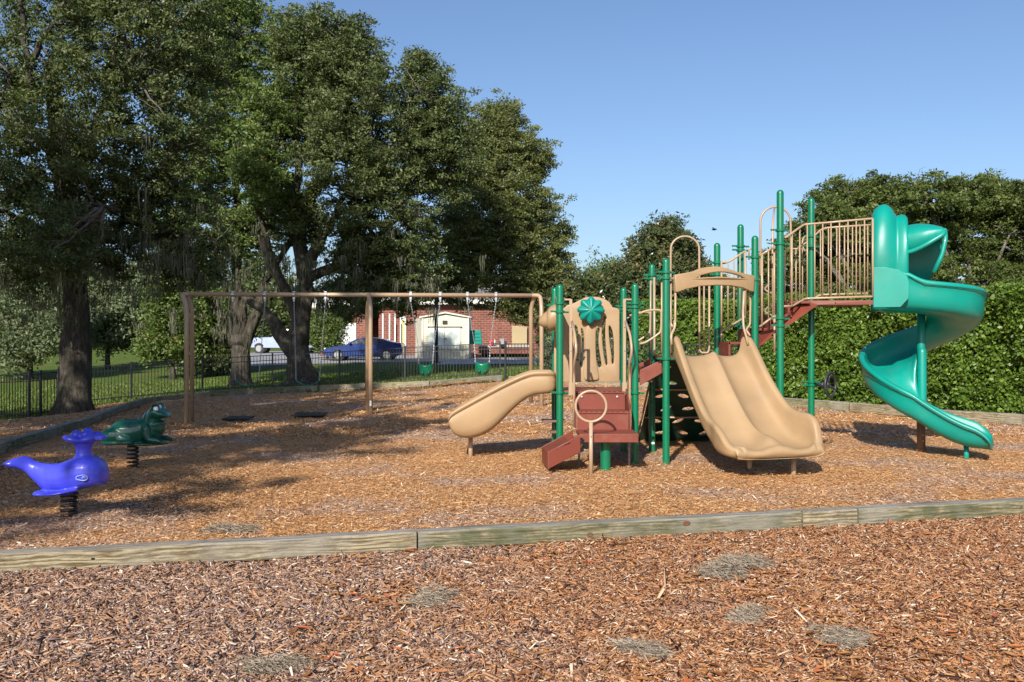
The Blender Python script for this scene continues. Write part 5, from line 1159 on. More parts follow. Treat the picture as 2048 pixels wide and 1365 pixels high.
g1 = [(.335, .96), (.40, 1.10), (.47, 1.24), (.545, 1.30), (.55, .99)]; g2 = [(.565, .99), (.56, 1.30), (.64, 1.29), (.72, 1.22), (.785, 1.10), (.77, 1.02)]
t, V, body = car('dark blue sedan parked side-on, facing left, in front of the brick building', bx, 57.0, 4.7, prof, [g1, g2], (.19, .80), MT['bluecar'], wr=.33)
mb = MB()
for s_ in (-1, 1): mb.box(V(.025, .66, s_ * .66), (.10, .30, .12))
mb.build('headlight', MT['headlight'], body, bevel=.02)
mb = MB()
for s_ in (-1, 1): mb.box(V(.985, .86, s_ * .66), (.08, .34, .13))
mb.build('tail_light', MT['tail'], body, bevel=.02)
mb = MB()
for s_ in (-1, 1): mb.ell(V(.345, 1.0, s_ * .98), (.10, .08, .07), 10, 6)
mb.build('mirror', MT['bluecar'], body, smooth=True)
mb = MB()
for a in (.34, .558, .76): mb.box(V(a, .66, 0), (.012, 1.785, .55))
for a in (.52, .73): mb.box(V(a, .86, 0), (.14, 1.81, .025))
mb.build('door_seam', MT['dark'], body)
# windscreen faces
mb = MB(); mb.prism([V(.305, .955, -.70), V(.305, .955, .70), V(.435, 1.285, .58), V(.435, 1.285, -.58)], (-.014, 0, .014)); mb.build('windscreen', MT['glass'], body)
# pickup truck
tx = P(570, 0, 77).x
prof = [(1.0, .50), (.998, .95), (.985, 1.12), (.96, 1.18), (.74, 1.24), (.715, 1.26), (.665, 1.60), (.63, 1.84), (.60, 1.90), (.40, 1.91), (.365, 1.86), (.345, 1.28), (.02, 1.24), (.0, 1.18), (.0, .55), (.04, .42), (.5, .38), (.96, .40)]
g1 = [(.52, 1.28), (.52, 1.80), (.61, 1.80), (.655, 1.56), (.68, 1.30)]; g2 = [(.365, 1.28), (.38, 1.80), (.505, 1.80), (.505, 1.28)]
t, V, body = car('silver blue pickup truck with a white cab seen between the forked oak trunks', tx, 77, 5.65, prof, [g1, g2], (.17, .82), MT['silver'], width=1.9, wr=.38, cat='pickup truck', name='parked_pickup_truck')
mb = MB(); mb.prism([V(.375, 1.80, -.78), V(.40, 1.935, -.74), V(.60, 1.925, -.74), V(.64, 1.80, -.78)], (0, 1.56, 0)); mb.build('cab_roof', MT['whitecar'], body, bevel=.03)
mb = MB(); mb.box(V(.985, .98, -.72), (.16, .36, .22)); mb.box(V(.985, .98, .72), (.16, .36, .22)); mb.build('headlight', MT['headlight'], body, bevel=.02)
mb = MB(); mb.box(V(1.0, .60, 0), (.12, 1.86, .20)); mb.build('bumper', MT['chain'], body, bevel=.03)
# car behind the left trunk: a parked dark vehicle with a bright windscreen
# bird
t0 = P(1428, 459.5, 60); t = empty('bird', t0, 'small dark bird gliding in the clear sky above the play structure', 'bird')
mb = MB(); mb.loft([[Vector((t0.x + a, t0.y + r_ * math.cos(q), t0.z + b + r_ * math.sin(q))) for q in [2 * math.pi * k / 8 for k in range(8)]] for a, b, r_ in ((-.16, -.02, .01), (-.08, 0, .05), (.05, 0, .06), (.15, .02, .035), (.20, .02, .008))])
mb.build('bird_body', MT['wheel'], t, smooth=True)
for s_ in (-1, 1):
    mb = MB(); pts = [(.06, 0), (.10, .15), (.0, .34), (-.10, .44), (-.07, .2), (-.08, 0)]
    mb.prism([t0 + Vector((a + .1 * s_ * b, s_ * b * .8, b * .28 * (1 if s_ > 0 else -.35) + b * .12)) for a, b in pts], (0, 0, .012)); mb.build('wing', MT['wheel'], t)
# ================= foliage =================
def bark_mat(name, c1, c2, c3):
    m, n, b = mat(name); t = tex(n, 'Noise', 9, 9, rough=.75, stretch=(1, 1, .28)); r = ramp(n, [(.3, c1), (.5, c2), (.72, c3)]); n.links.new(t.outputs[0], r.inputs[0])
    n.links.new(r.outputs[0], b.inputs['Base Color']); b.inputs['Roughness'].default_value = .95; b.inputs['Specular IOR Level'].default_value = .1
    t2 = tex(n, 'Noise', 13, 9, rough=.8, stretch=(1.4, 1.4, .22)); bump(n, b, t2.outputs[0], 1.0, .2); return m
MT['bark'] = bark_mat('oak_bark', (.045, .038, .030), (.125, .108, .085), (.27, .245, .195))
MT['twig'] = bark_mat('pale_twig', (.13, .11, .09), (.26, .23, .19), (.42, .38, .32))
def leafmat(name, d, m_, l, trans=.22, x=None, rough=.5):
    return attr_mat(name, [(0, d), (.45, m_), (.93, l), (1, x or l)], rough, trans=trans, spec=.35)
MT['oak'] = leafmat('live_oak_leaf', (.033, .048, .016), (.076, .103, .030), (.17, .195, .08))
MT['oakg'] = leafmat('bright_oak_leaf', (.035, .06, .013), (.09, .135, .03), (.18, .23, .065), x=(.30, .14, .04))
MT['cedar'] = leafmat('olive_oak_leaf', (.045, .06, .017), (.115, .135, .038), (.20, .215, .085), x=(.20, .13, .05))
MT['magn'] = leafmat('magnolia_leaf', (.02, .038, .014), (.06, .085, .03), (.15, .13, .055), trans=.08, x=(.25, .12, .05), rough=.3)
MT['hedge'] = leafmat('hedge_leaf', (.025, .055, .008), (.09, .155, .02), (.19, .28, .045), trans=.2, rough=.42, x=(.28, .36, .06))
MT['hedge2'] = leafmat('light_hedge_leaf', (.05, .085, .012), (.11, .18, .025), (.19, .26, .045), trans=.25)
MT['greyleaf'] = leafmat('grey_green_leaf', (.04, .06, .03), (.12, .15, .075), (.22, .25, .14))
MT['pine'] = leafmat('flat_top_tree_leaf', (.035, .055, .012), (.085, .115, .026), (.15, .185, .05))
MT['hangmoss'] = attr_mat('hanging_moss', [(0, (.06, .06, .042)), (.5, (.12, .12, .085)), (1, (.22, .22, .16))], .9, spec=.05, trans=.3)
def leaves(C, spread, per, L, Wr=.42, flat=.75, droop=0.0, rs=None):
    """leaf quads around the cluster centres C"""
    n = len(C) * per; c = np.repeat(C, per, 0); o = unit(n) * (rng.random(n) ** .55)[:, None]
    sp = np.repeat(spread * (.6 + .7 * rng.random(len(C))), per)
    o *= sp[:, None]; o[:, 2] *= flat
    c = c + o
    a = unit(n) * .9 + o / (np.linalg.norm(o, axis=1, keepdims=True) + 1e-6) * .8; a[:, 2] -= droop; a /= np.linalg.norm(a, axis=1, keepdims=True)
    b = np.cross(a, unit(n)); b /= np.linalg.norm(b, axis=1, keepdims=True) + 1e-9
    l = L * (.6 + .8 * rng.random(n)); w_ = l * Wr
    V = np.stack([c - a * (l / 2)[:, None], c + b * (w_ / 2)[:, None] + a * (l * .05)[:, None], c + a * (l / 2)[:, None], c - b * (w_ / 2)[:, None] + a * (l * .05)[:, None]], 1).reshape(-1, 3)
    Fc = np.arange(n * 4).reshape(-1, 4)
    cl = np.repeat(rng.random(len(C)), per); at = np.clip(.45 * cl + .55 * rng.random(n), 0, 1)
    return V, Fc, at
def lobes_clusters(lobes, n, hollow=.45, seed=0, gaps=.25, holes=0):
    w_ = np.array([l[3] * l[5] + l[4] * l[5] for l in lobes]); w_ = w_ / w_.sum(); out = []
    r = np.random.default_rng(seed)
    for l, f_ in zip(lobes, w_):
        m_ = int(n * f_); d = r.normal(size=(m_, 3)); d /= np.linalg.norm(d, axis=1, keepdims=True)
        rad = hollow + (1 - hollow) * r.random(m_) ** .7
        bumpy = 1 + .22 * np.sin(d[:, 0] * 6 + l[0]) * np.cos(d[:, 2] * 7 + l[1]) + .16 * np.sin(d[:, 1] * 9 + d[:, 2] * 11 + d[:, 0] * 8 + l[2]) + .11 * r.normal(size=m_)
        p = np.array(l[:3]) + d * (rad * bumpy)[:, None] * np.array(l[3:6])
        g = np.sin(p[:, 0] * 1.5 + seed) * np.sin(p[:, 2] * 1.9 + seed * 2) + np.sin(p[:, 1] * 1.3 + p[:, 2] * .9)
        out.append(p[g > -1.9 + gaps * 3.2 * 1.0 - .9] if gaps else p)
    C = np.concatenate(out)
    if holes: C = C[np.sin(C[:, 0] * 4.1 + 1.3 * np.sin(C[:, 1] * 2.2)) * np.sin(C[:, 1] * 3.7 + C[:, 0] * 1.1) < holes]
    return C
def limb(mb, a, b, r0, r1, wig=.12, n=6, seed=0, sag=0):
    rr = random.Random(seed); a = Vector(a); b = Vector(b); L = (b - a).length; pts = []; rs = []
    off = Vector((0, 0, 0))
    for i in range(n + 1):
        t = i / n; off = off + Vector((rr.uniform(-1, 1), rr.uniform(-1, 1), rr.uniform(-1, 1))) * L * wig / n * 1.6 if 0 < i < n else off * (.5 if i == n else 1)
        pts.append(a.lerp(b, t) + (off if i < n else Vector()) + Vector((0, 0, -sag * math.sin(math.pi * t)))); rs.append(r0 * (1 - t) ** .8 + r1 * (1 - (1 - t) ** .8))
    mb.tube(pts, rs, 8 if r0 > .12 else 5); return pts
def moss_strands(pts, n_per, length, rnd=.25, wid=.03):
    B = np.repeat(np.array(pts), 7, 0); nb = len(B); B = B + rng.normal(size=(nb, 3)) * np.array([1.5, 1.2, .8]) * rnd * 2; BL = length * (.25 + .95 * rng.random(nb) ** 1.6)
    C = np.repeat(B, n_per, 0); n = len(C); rr_ = rng.normal(size=(n, 3)) * np.array([1, 1, .3]) * .11 * (.6 + np.repeat(rng.random(nb), n_per))[:, None]
    C = C + rr_; L = np.repeat(BL, n_per) * (1 - np.minimum(.75, np.hypot(rr_[:, 0], rr_[:, 1]) * 3)) * (.5 + .6 * rng.random(n)); wid = wid * .62; seg = 5
    th = rng.random(n) * 6.283; dx = np.stack([np.cos(th), np.sin(th), np.zeros(n)], -1); V = []; wv = rng.normal(size=(n, 2)) * .03
    for i in range(seg + 1):
        t = i / seg; w_ = wid * (.35 + 1.1 * math.sin(math.pi * min(1, t * .9 + .12))) * (1 - t * .75)
        c = C.copy(); c[:, 2] -= L * t; c[:, 0] += wv[:, 0] * np.sin(t * 5 + th) ; c[:, 1] += wv[:, 1] * np.sin(t * 4 + th)
        V += [c - dx * w_ * .5, c + dx * w_ * .5]
    V = np.stack(V, 1).reshape(-1, 3); f = np.array([(2 * i, 2 * i + 1, 2 * i + 3, 2 * i + 2) for i in range(seg)])
    return V, (f[None] + (np.arange(n) * (2 * seg + 2))[:, None, None]).reshape(-1, 4), np.repeat(rng.random(n), seg)
def tree(name, label, cat, base, trunk, limbs, lobes, ncl, per, L, spread, mt, group=None, twigs=40, seed=1, moss=None, Wr=.42, hollow=.45, gaps=.25, bark='bark', flat=.75, twigr=.022, twigmat='twig', extra=None, holes=0):
    base = Vector(base); t = empty(name, base, label, cat, group)
    mb = MB()
    for pts, rs in trunk: mb.tube(bend([Vector(p) for p in pts], 10, 4) if False else pts, rs, 14)
    tr = mb.build('trunk', MT[bark], t, smooth=True)
    me = tr.data
    if trunk and trunk[0][1][0] > .25:
        for v in me.vertices:
            p = v.co; k = noise.noise(Vector((p.x * 2.2, p.y * 2.2, p.z * .9)) + Vector((seed, 0, 0))) * .10 + noise.noise(p * 5) * .035
            v.co = p + Vector((k, k * .6, 0))
    rr = random.Random(seed)
    C = lobes_clusters(lobes, ncl, hollow, seed, gaps, holes)
    if extra is not None: C = np.concatenate([C, extra])
    mb = MB(); ends = []
    for a, b, r0, r1 in limbs:
        pts = limb(mb, a, b, r0, r1, .16, 7, rr.randrange(9999)); ends += pts[3:]
    if limbs: mb.build('limb', MT[bark], t, smooth=True)
    if twigs and ends:
        mb = MB(); idx = rng.choice(len(C), min(twigs, len(C)), replace=False); E_ = np.array([tuple(e) for e in ends])
        for i in idx:
            c = C[i]; e = E_[np.argmin(((E_ - c) ** 2).sum(1))]; d = Vector(c) - Vector(e)
            limb(mb, e, Vector(c) + d * .08, min(.09, twigr * (1 + d.length * .35)), .006, .2, 6, rr.randrange(9999))
            for _ in range(2):
                q = Vector(e).lerp(Vector(c), rr.uniform(.5, .9)); limb(mb, q, q + Vector((rr.uniform(-1, 1), rr.uniform(-1, 1), rr.uniform(-.3, .9))) * .8, twigr * .5, .004, .2, 3, rr.randrange(9999))
        mb.build('twigs', MT[twigmat], t, smooth=True)
    V, Fc, at = leaves(C, spread, per, L, Wr, flat)
    me = np_mesh('crown', V, Fc, at); link_mesh('crown', me, MT[mt], t)
    if moss:
        pts, n_per, ln, rd, wd = moss; V, Fc, at = moss_strands(pts, n_per, ln, rd, wd); link_mesh('hanging_moss', np_mesh('hanging_moss', V, Fc, at), MT['hangmoss'], t)
    return t
def lb(px, py, Y, rp, ry=None, rd=None):
    p = P(px, py, Y); r = rp * Y / F; return (p.x, p.y, p.z, r, (rd or r), (ry * Y / F if ry else r))
gO = 'big moss hung oaks on the left'
Pt = lambda px, py, Y: tuple(P(px, py, Y))
# --- T1: big trunk on the left
b1 = G(150, 826)
moss1 = [Pt(x, y, 24 + (i % 3)) for i, (x, y) in enumerate(((60, 560), (95, 600), (110, 560), (30, 520), (215, 500), (240, 490), (262, 520), (285, 500), (300, 520), (330, 520), (348, 500), (70, 420), (120, 300), (40, 250), (200, 420), (260, 430), (390, 540), (400, 560), (170, 250), (100, 470), (15, 600), (230, 540)))]
tree('live_oak', 'nearest oak with the thick straight trunk inside the timber edging at the left', 'oak tree', b1,
     [([(b1.x, b1.y, b1.z - .3), (b1.x, b1.y, b1.z + .05), (b1.x, b1.y, b1.z + .35), (b1.x + .02, b1.y, b1.z + 1), Pt(152, 700, b1.y), Pt(153, 620, b1.y), Pt(150, 540, b1.y), Pt(140, 440, b1.y), Pt(120, 300, b1.y), Pt(95, 120, b1.y)], [.70, .60, .50, .42, .365, .345, .34, .32, .24, .14])],
     [(Pt(150, 520, b1.y), Pt(320, 330, 25), .20, .05), (Pt(148, 500, b1.y), Pt(-20, 420, 24), .18, .05), (Pt(135, 400, b1.y), Pt(250, 160, 24), .17, .04), (Pt(130, 360, b1.y), Pt(20, 150, 24), .15, .04), (Pt(60, 180, 24), Pt(30, -60, 24), .09, .04), (Pt(150, 470, b1.y), Pt(430, 480, 26), .15, .03), (Pt(150, 480, b1.y), Pt(240, 420, 21.5), .12, .03), (Pt(60, 130, 24), Pt(115, 30, 24), .10, .04)],
     [lb(60, 110, 25, 130), lb(230, 60, 24, 150), lb(110, 290, 24, 150), lb(300, 250, 25, 140), lb(20, 430, 24, 110), lb(210, 420, 26, 120), lb(340, 430, 26.5, 110), lb(360, 100, 26, 120), lb(40, 520, 25, 80), lb(230, 500, 26, 60), lb(400, 520, 26.5, 70), lb(120, 480, 22.5, 90), lb(350, 560, 26, 45), lb(-90, 250, 25, 120), lb(330, -90, 25, 130), lb(120, -120, 25, 120)],
     3600, 66, .105, .34, 'oak', gO, 150, 3, (moss1, 26, 1.1, .25, .03), hollow=.35, gaps=.36, flat=.5, twigr=.026, holes=.5)
# --- T2
b2 = FP(481, 38.5); Y2 = 38.5
tree('live_oak', 'oak with three low forking limbs left of the forked trunk behind the fence', 'oak tree', b2,
     [([(b2.x, Y2, b2.z - .3), (b2.x, Y2, b2.z), (b2.x, Y2, b2.z + .3), Pt(482, 735, Y2), Pt(480, 700, Y2), Pt(478, 670, Y2)], [.70, .54, .40, .36, .36, .40]),
      ([Pt(474, 690, Y2), Pt(460, 665, Y2), Pt(445, 636, Y2), Pt(430, 610, Y2), Pt(415, 560, Y2)], [.34, .26, .18, .16, .12]), ([Pt(478, 690, Y2), Pt(478, 640, Y2), Pt(479, 600, Y2), Pt(474, 560, Y2), Pt(482, 420, Y2)], [.40, .30, .25, .20, .12]), ([Pt(484, 690, Y2), Pt(504, 650, Y2), Pt(518, 620, Y2), Pt(528, 560, Y2)], [.34, .28, .22, .16])],
     [(Pt(415, 565, Y2), Pt(380, 400, 38), .14, .05), (Pt(474, 560, Y2), Pt(420, 300, 38), .18, .05), (Pt(480, 500, Y2), Pt(560, 260, 37), .2, .06), (Pt(528, 565, Y2), Pt(620, 430, 38), .14, .05), (Pt(480, 440, Y2), Pt(470, 60, 38), .16, .05), (Pt(556, 270, 37), Pt(640, 60, 37), .09, .03)],
     [lb(430, 130, 38, 110), lb(530, 250, 37, 110), lb(470, 40, 38, 90), lb(600, 110, 38, 85), lb(420, 320, 38, 110), lb(470, 450, 38, 80), lb(560, 400, 37, 80), lb(640, 220, 38, 95), lb(400, 560, 38, 45), lb(360, 470, 38, 70), lb(510, 330, 34, 60)],
     3300, 64, .14, .44, 'oakg', gO, 160, 5, ([Pt(x, y, 37.5 + (x % 3) * .5) for x, y in ((440, 590), (420, 610), (540, 390), (552, 400), (500, 350), (470, 520), (520, 560), (500, 470), (560, 520), (410, 640), (380, 560), (455, 640), (600, 480))], 24, 1.4, .3, .045), hollow=.3, gaps=.46, flat=.45, twigr=.034, holes=.45)
# --- T3 (biggest, forked)
b3 = FP(607, 37.0); Y3 = 37.0
tree('live_oak', 'massive oak with a forked trunk behind the fence and swing chains', 'oak tree', b3,
     [([(b3.x - .1, Y3, b3.z - .3), (b3.x, Y3, b3.z), (b3.x, Y3, b3.z + .4), Pt(600, 735, Y3), Pt(597, 700, Y3), Pt(597, 672, Y3)], [.98, .76, .56, .49, .46, .43]),
      ([Pt(594, 710, Y3), Pt(574, 690, Y3), Pt(560, 665, Y3), Pt(550, 645, Y3), Pt(528, 622, Y3), Pt(506, 605, Y3), Pt(485, 595, Y3)], [.36, .33, .29, .25, .20, .16, .12]),
      ([Pt(600, 690, Y3), Pt(605, 630, Y3), Pt(611, 590, Y3), Pt(606, 530, Y3), Pt(590, 450, Y3), Pt(580, 350, Y3)], [.42, .34, .31, .28, .22, .16]),
      ([Pt(575, 690, Y3), Pt(585, 670, Y3), Pt(592, 640, Y3), Pt(580, 600, Y3), Pt(560, 560, Y3), Pt(540, 520, Y3), Pt(525, 470, Y3)], [.2, .2, .2, .22, .22, .2, .16])],
     [(Pt(606, 540, Y3), Pt(700, 380, 36), .26, .07), (Pt(590, 450, Y3), Pt(720, 180, 36), .2, .06), (Pt(585, 400, Y3), Pt(640, 90, 37), .18, .05), (Pt(610, 560, Y3), Pt(820, 420, 37), .22, .06), (Pt(700, 380, 36), Pt(860, 220, 37), .12, .04), (Pt(540, 520, Y3), Pt(500, 400, 36.5), .13, .04), (Pt(720, 320, 36), Pt(900, 310, 37.5), .1, .03)],
     [lb(640, 110, 36.5, 105), lb(715, 130, 37, 60), lb(700, 220, 36, 115), lb(690, 340, 36, 110), lb(850, 200, 37.5, 80), lb(880, 255, 38, 72), lb(790, 320, 37, 110), lb(890, 330, 38, 90), lb(600, 440, 37, 60), lb(760, 440, 37, 110), lb(720, 520, 37, 80), lb(680, 590, 36, 45), lb(820, 540, 37.5, 80), lb(840, 135, 37.5, 40), lb(690, 70, 37, 45)],
     4300, 62, .13, .42, 'oak', gO, 170, 9, ([Pt(x, y, 36 + (x % 4) * .4) for x, y in ((660, 560), (672, 570), (650, 590), (560, 470), (690, 540), (770, 520), (530, 500), (580, 560), (720, 560), (800, 590), (740, 480), (640, 500), (850, 570), (880, 590))], 26, 1.4, .3, .045), hollow=.35, gaps=.45, flat=.45, twigr=.034, holes=.42)
# --- T4
b4 = FP(1106, 46)
tree('live_oak', 'oak with fine olive foliage forming the right end of the tree wall above the shed', 'oak tree', b4,
     [([(b4.x, 46, b4.z - .3), (b4.x, 46, b4.z + .3), Pt(1100, 640, 46), Pt(1080, 560, 46), Pt(1040, 450, 46), Pt(1010, 330, 46)], [.5, .38, .32, .3, .22, .14])],
     [(Pt(1085, 580, 46), Pt(960, 480, 45), .2, .06), (Pt(1060, 510, 46), Pt(1100, 400, 46), .15, .05), (Pt(1030, 420, 46), Pt(950, 300, 46), .15, .05), (Pt(1090, 600, 46), Pt(1130, 530, 46), .12, .04), (Pt(960, 480, 45), Pt(860, 520, 44), .13, .04), (Pt(1020, 350, 46), Pt(1000, 240, 46), .1, .03)],
     [lb(985, 270, 46, 72), lb(1020, 330, 46, 85), lb(940, 340, 46, 80), lb(1060, 420, 46, 72), lb(980, 440, 45, 95), lb(1085, 490, 46, 60), lb(1010, 520, 45, 85), lb(900, 480, 44, 80), lb(930, 560, 44, 60), lb(1080, 560, 46, 60), lb(1115, 545, 46, 42), lb(870, 570, 44, 40), lb(1045, 600, 45, 38), lb(975, 590, 44.5, 30), lb(800, 580, 44, 42), lb(745, 612, 43, 24), lb(700, 622, 43, 22), lb(1045, 628, 44.5, 26), lb(1000, 615, 44, 22), lb(820, 612, 43.5, 18), lb(760, 570, 44, 36), lb(1120, 470, 46, 25), lb(1075, 320, 46, 38), lb(1010, 235, 46, 35)],
     4300, 60, .145, .42, 'cedar', gO, 130, 13, None, hollow=.4, gaps=.42, Wr=.38, flat=.45, holes=.55)
# hanging leafy sprays over the shed and the brick wall
# --- off-frame oak whose crown shades the left of the play area
bs = (-13.5, -1.5, gz(-13.5, -1.5))
tree('live_oak', 'oak beside the camera whose crown throws the leaf shade over the frog', 'oak tree', bs, [([(bs[0], bs[1], bs[2] - .2), (bs[0], bs[1], 3), (-12.8, -.5, 7)], [.5, .38, .25])], [((-12.8, -.5, 6.5), (-9, 3, 9), .18, .05), ((-12.8, -.5, 6.5), (-15, 3, 9), .18, .05)],
     [(-9.2, -2.6, 7.6, 2.6, 2.2, 1.2), (-11.5, 1.5, 8.2, 3.6, 4, 1.4), (-7.6, 1.2, 8.3, 2.0, 3, .9), (-6.4, 3.6, 8.8, 1.4, 2.2, .7), (-12, 6, 9.5, 4, 3, 1.2), (-14.5, 10.5, 9, 3.3, 4, 2.0), (-15, -1, 8, 3, 4, 1.5), (-9.5, 7.5, 9.8, 2.3, 2.3, .8), (-13.5, -4, 8, 3, 2, 1.2), (-12.5, 2.5, 12.6, 5.2, 5.5, 1.6), (-14, 9, 13, 4, 4, 1.8)],
     5200, 85, .14, .34, 'oak', gO, 12, 21, hollow=.1, gaps=.3, holes=.28)
bs = (-21, 7, gz(-21, 7))  # added oak, never in view: its crown cuts sky light over the mulch
tree('live_oak', 'unseen oak added left of the camera to hold back sky light', 'oak tree', bs, [([(bs[0], bs[1], bs[2] - .2), (bs[0], bs[1], 3), (-20.6, 7, 7)], [.5, .38, .25])], [((-20.6, 7, 6.5), (-18, 9, 9), .18, .05)], [(-19.5, 6, 8, 4.5, 5, 4.2), (-19, 13, 7, 3.5, 4, 3.5), (-20, -1, 8, 4, 4, 4)], 1300, 60, .20, .6, 'oak', gO, 10, 22, hollow=.4, gaps=.2)
# --- background trees and bushes
gX = 'background trees and bushes beyond the lawn'
def simple(name, label, cat, px, Y, lobes, ncl, per, L, spread, mt, seed, tr=.15, twigs=0, **k):
    b = FP(px, Y); top = lobes[0]
    return tree(name, label, cat, b, [([(b.x, Y, b.z - .2), (b.x, Y, b.z + .4), ((b.x + top[0]) / 2, Y, (b.z + top[2]) / 2), (top[0], top[1], top[2])], [tr * 1.4, tr, tr * .8, tr * .4])], [((b.x, Y, b.z + (l[2] - b.z) * .35), l[:3], tr * .5, tr * .15) for l in lobes], lobes, ncl, per, L, spread, mt, k.pop('group', gX), twigs, seed, **k)
simple('small_tree', 'grey green willowy bush tree at the left picture edge behind the lawn', 'tree', 60, 48, [lb(60, 620, 48, 75), lb(10, 650, 48, 60), lb(110, 670, 47, 50), lb(40, 700, 47, 40), lb(-40, 600, 48, 80), lb(20, 560, 49, 70)], 700, 60, .22, .7, 'greyleaf', 31, gaps=.2)
simple('small_tree', 'grey green low tree just right of the thick left trunk', 'tree', 215, 56, [lb(215, 640, 56, 60), lb(255, 650, 57, 45), lb(190, 600, 57, 50), lb(300, 620, 58, 55), lb(250, 580, 58, 55)], 620, 55, .24, .75, 'greyleaf', 32)
simple('small_tree', 'bright green bushy tree behind the left swing legs', 'tree', 345, 46, [lb(335, 660, 46, 50), lb(350, 610, 46, 60), lb(310, 690, 46, 30), lb(420, 620, 46, 45), lb(370, 690, 46, 40)], 600, 60, .18, .6, 'oakg', 33)
simple('shrub', 'dark shrub mass left of the three limbed oak', 'shrub', 400, 48, [lb(400, 690, 48, 45), lb(440, 715, 47, 35), lb(430, 680, 49, 45), lb(455, 650, 50, 45), lb(415, 640, 50, 45), lb(385, 725, 46, 22)], 800, 60, .18, .55, 'oak', 34, tr=.08)
simple('small_tree', 'dark far tree seen through the gap right of the thick left trunk', 'tree', 290, 90, [lb(290, 670, 90, 45), lb(330, 680, 92, 35), lb(250, 650, 95, 40), lb(380, 660, 92, 50)], 350, 50, .32, 1.0, 'oak', 35)
simple('shrub', 'green shrub left of the white garage door', 'shrub', 655, 58, [lb(655, 655, 58, 30), lb(640, 680, 58, 22), lb(675, 640, 59, 24), lb(668, 680, 58, 20)], 330, 60, .15, .5, 'oakg', 36, tr=.08)
for i, (px, Y, r_, lab) in enumerate(((-60, 110, 130, 'tall hazy tree at the far left behind the lawn'), (140, 120, 120, 'tall far tree behind the thick left trunk'), (320, 115, 120, 'tall far tree between the thick left trunk and the swing legs'), (520, 112, 110, 'tall far tree behind the forked oaks'), (700, 112, 80, 'tall far tree behind the brick wing'), (1120, 100, 55, 'far tree rising behind the right end of the brick building'))):
    simple('far_tree', lab, 'tree', px, Y, [lb(px, 690 - r_ * .95, Y, r_ * .7), lb(px - r_ * .5, 690 - r_ * .6, Y, r_ * .55), lb(px + r_ * .5, 690 - r_ * .6, Y, r_ * .55), lb(px, 690 - r_ * .35, Y, r_ * .5)], 420, 45, .5, 1.6, 'oak', 40 + i, gaps=.1)
simple('small_tree', 'little round green tree between the oak wall and the magnolia', 'tree', 1212, 85, [lb(1212, 560, 85, 40, 48), lb(1190, 600, 85, 40), lb(1240, 600, 85, 40), lb(1160, 590, 84, 35), lb(1212, 640, 85, 60)], 420, 60, .26, 1.0, 'oakg', 50)
simple('magnolia_tree', 'magnolia with brownish glossy leaves behind the tan hoop', 'magnolia tree', 1330, 46, [lb(1330, 500, 46, 60), lb(1335, 470, 46, 32), lb(1290, 530, 46, 45), lb(1370, 520, 46, 38), lb(1330, 570, 46, 75), lb(1250, 590, 45, 60), lb(1200, 620, 44, 50), lb(1390, 580, 46, 50), lb(1180, 590, 44, 40), lb(1150, 625, 44, 45), lb(1210, 660, 44, 50), lb(1120, 660, 44, 45)], 1900, 44, .20, .5, 'magn', 51, tr=.2, hollow=.5, gaps=.15, group='trees rising behind the hedge')
for i, (px, Y, L_, lab) in enumerate(((1760, 42, [(1700, 410, 62), (1650, 430, 50), (1760, 400, 60), (1620, 470, 40), (1700, 490, 80), (1640, 530, 60), (1560, 530, 45), (1600, 570, 50), (1770, 470, 70), (1720, 570, 70), (1780, 560, 70), (1590, 500, 35)], 'flat topped tree with pale crooked branches behind the spiral slide hood'),
                                (1940, 41, [(1860, 400, 60), (1930, 400, 62), (2000, 405, 65), (2070, 410, 70), (1850, 480, 70), (1940, 480, 80), (2030, 490, 80), (1860, 560, 60), (1960, 570, 70), (2060, 570, 70)], 'flat topped tree with pale crooked branches at the right picture edge'),
                                (1470, 60, [(1480, 590, 40), (1440, 570, 30), (1530, 575, 42), (1420, 610, 30)], 'low dark tree seen between the green posts above the hedge'))):
    simple('broad_tree', lab, 'tree', px, Y, [lb(a, b, Y + (a % 3) - 1, r_ * 1.08, r_ * .85) for a, b, r_ in L_], 1900 if i < 2 else 260, 60, .15, .40, 'pine', 60 + i, tr=.22, twigs=190 if i < 2 else 10, hollow=.5, gaps=.42, twigr=.036, flat=.45, bark='twig', group='trees rising behind the hedge')
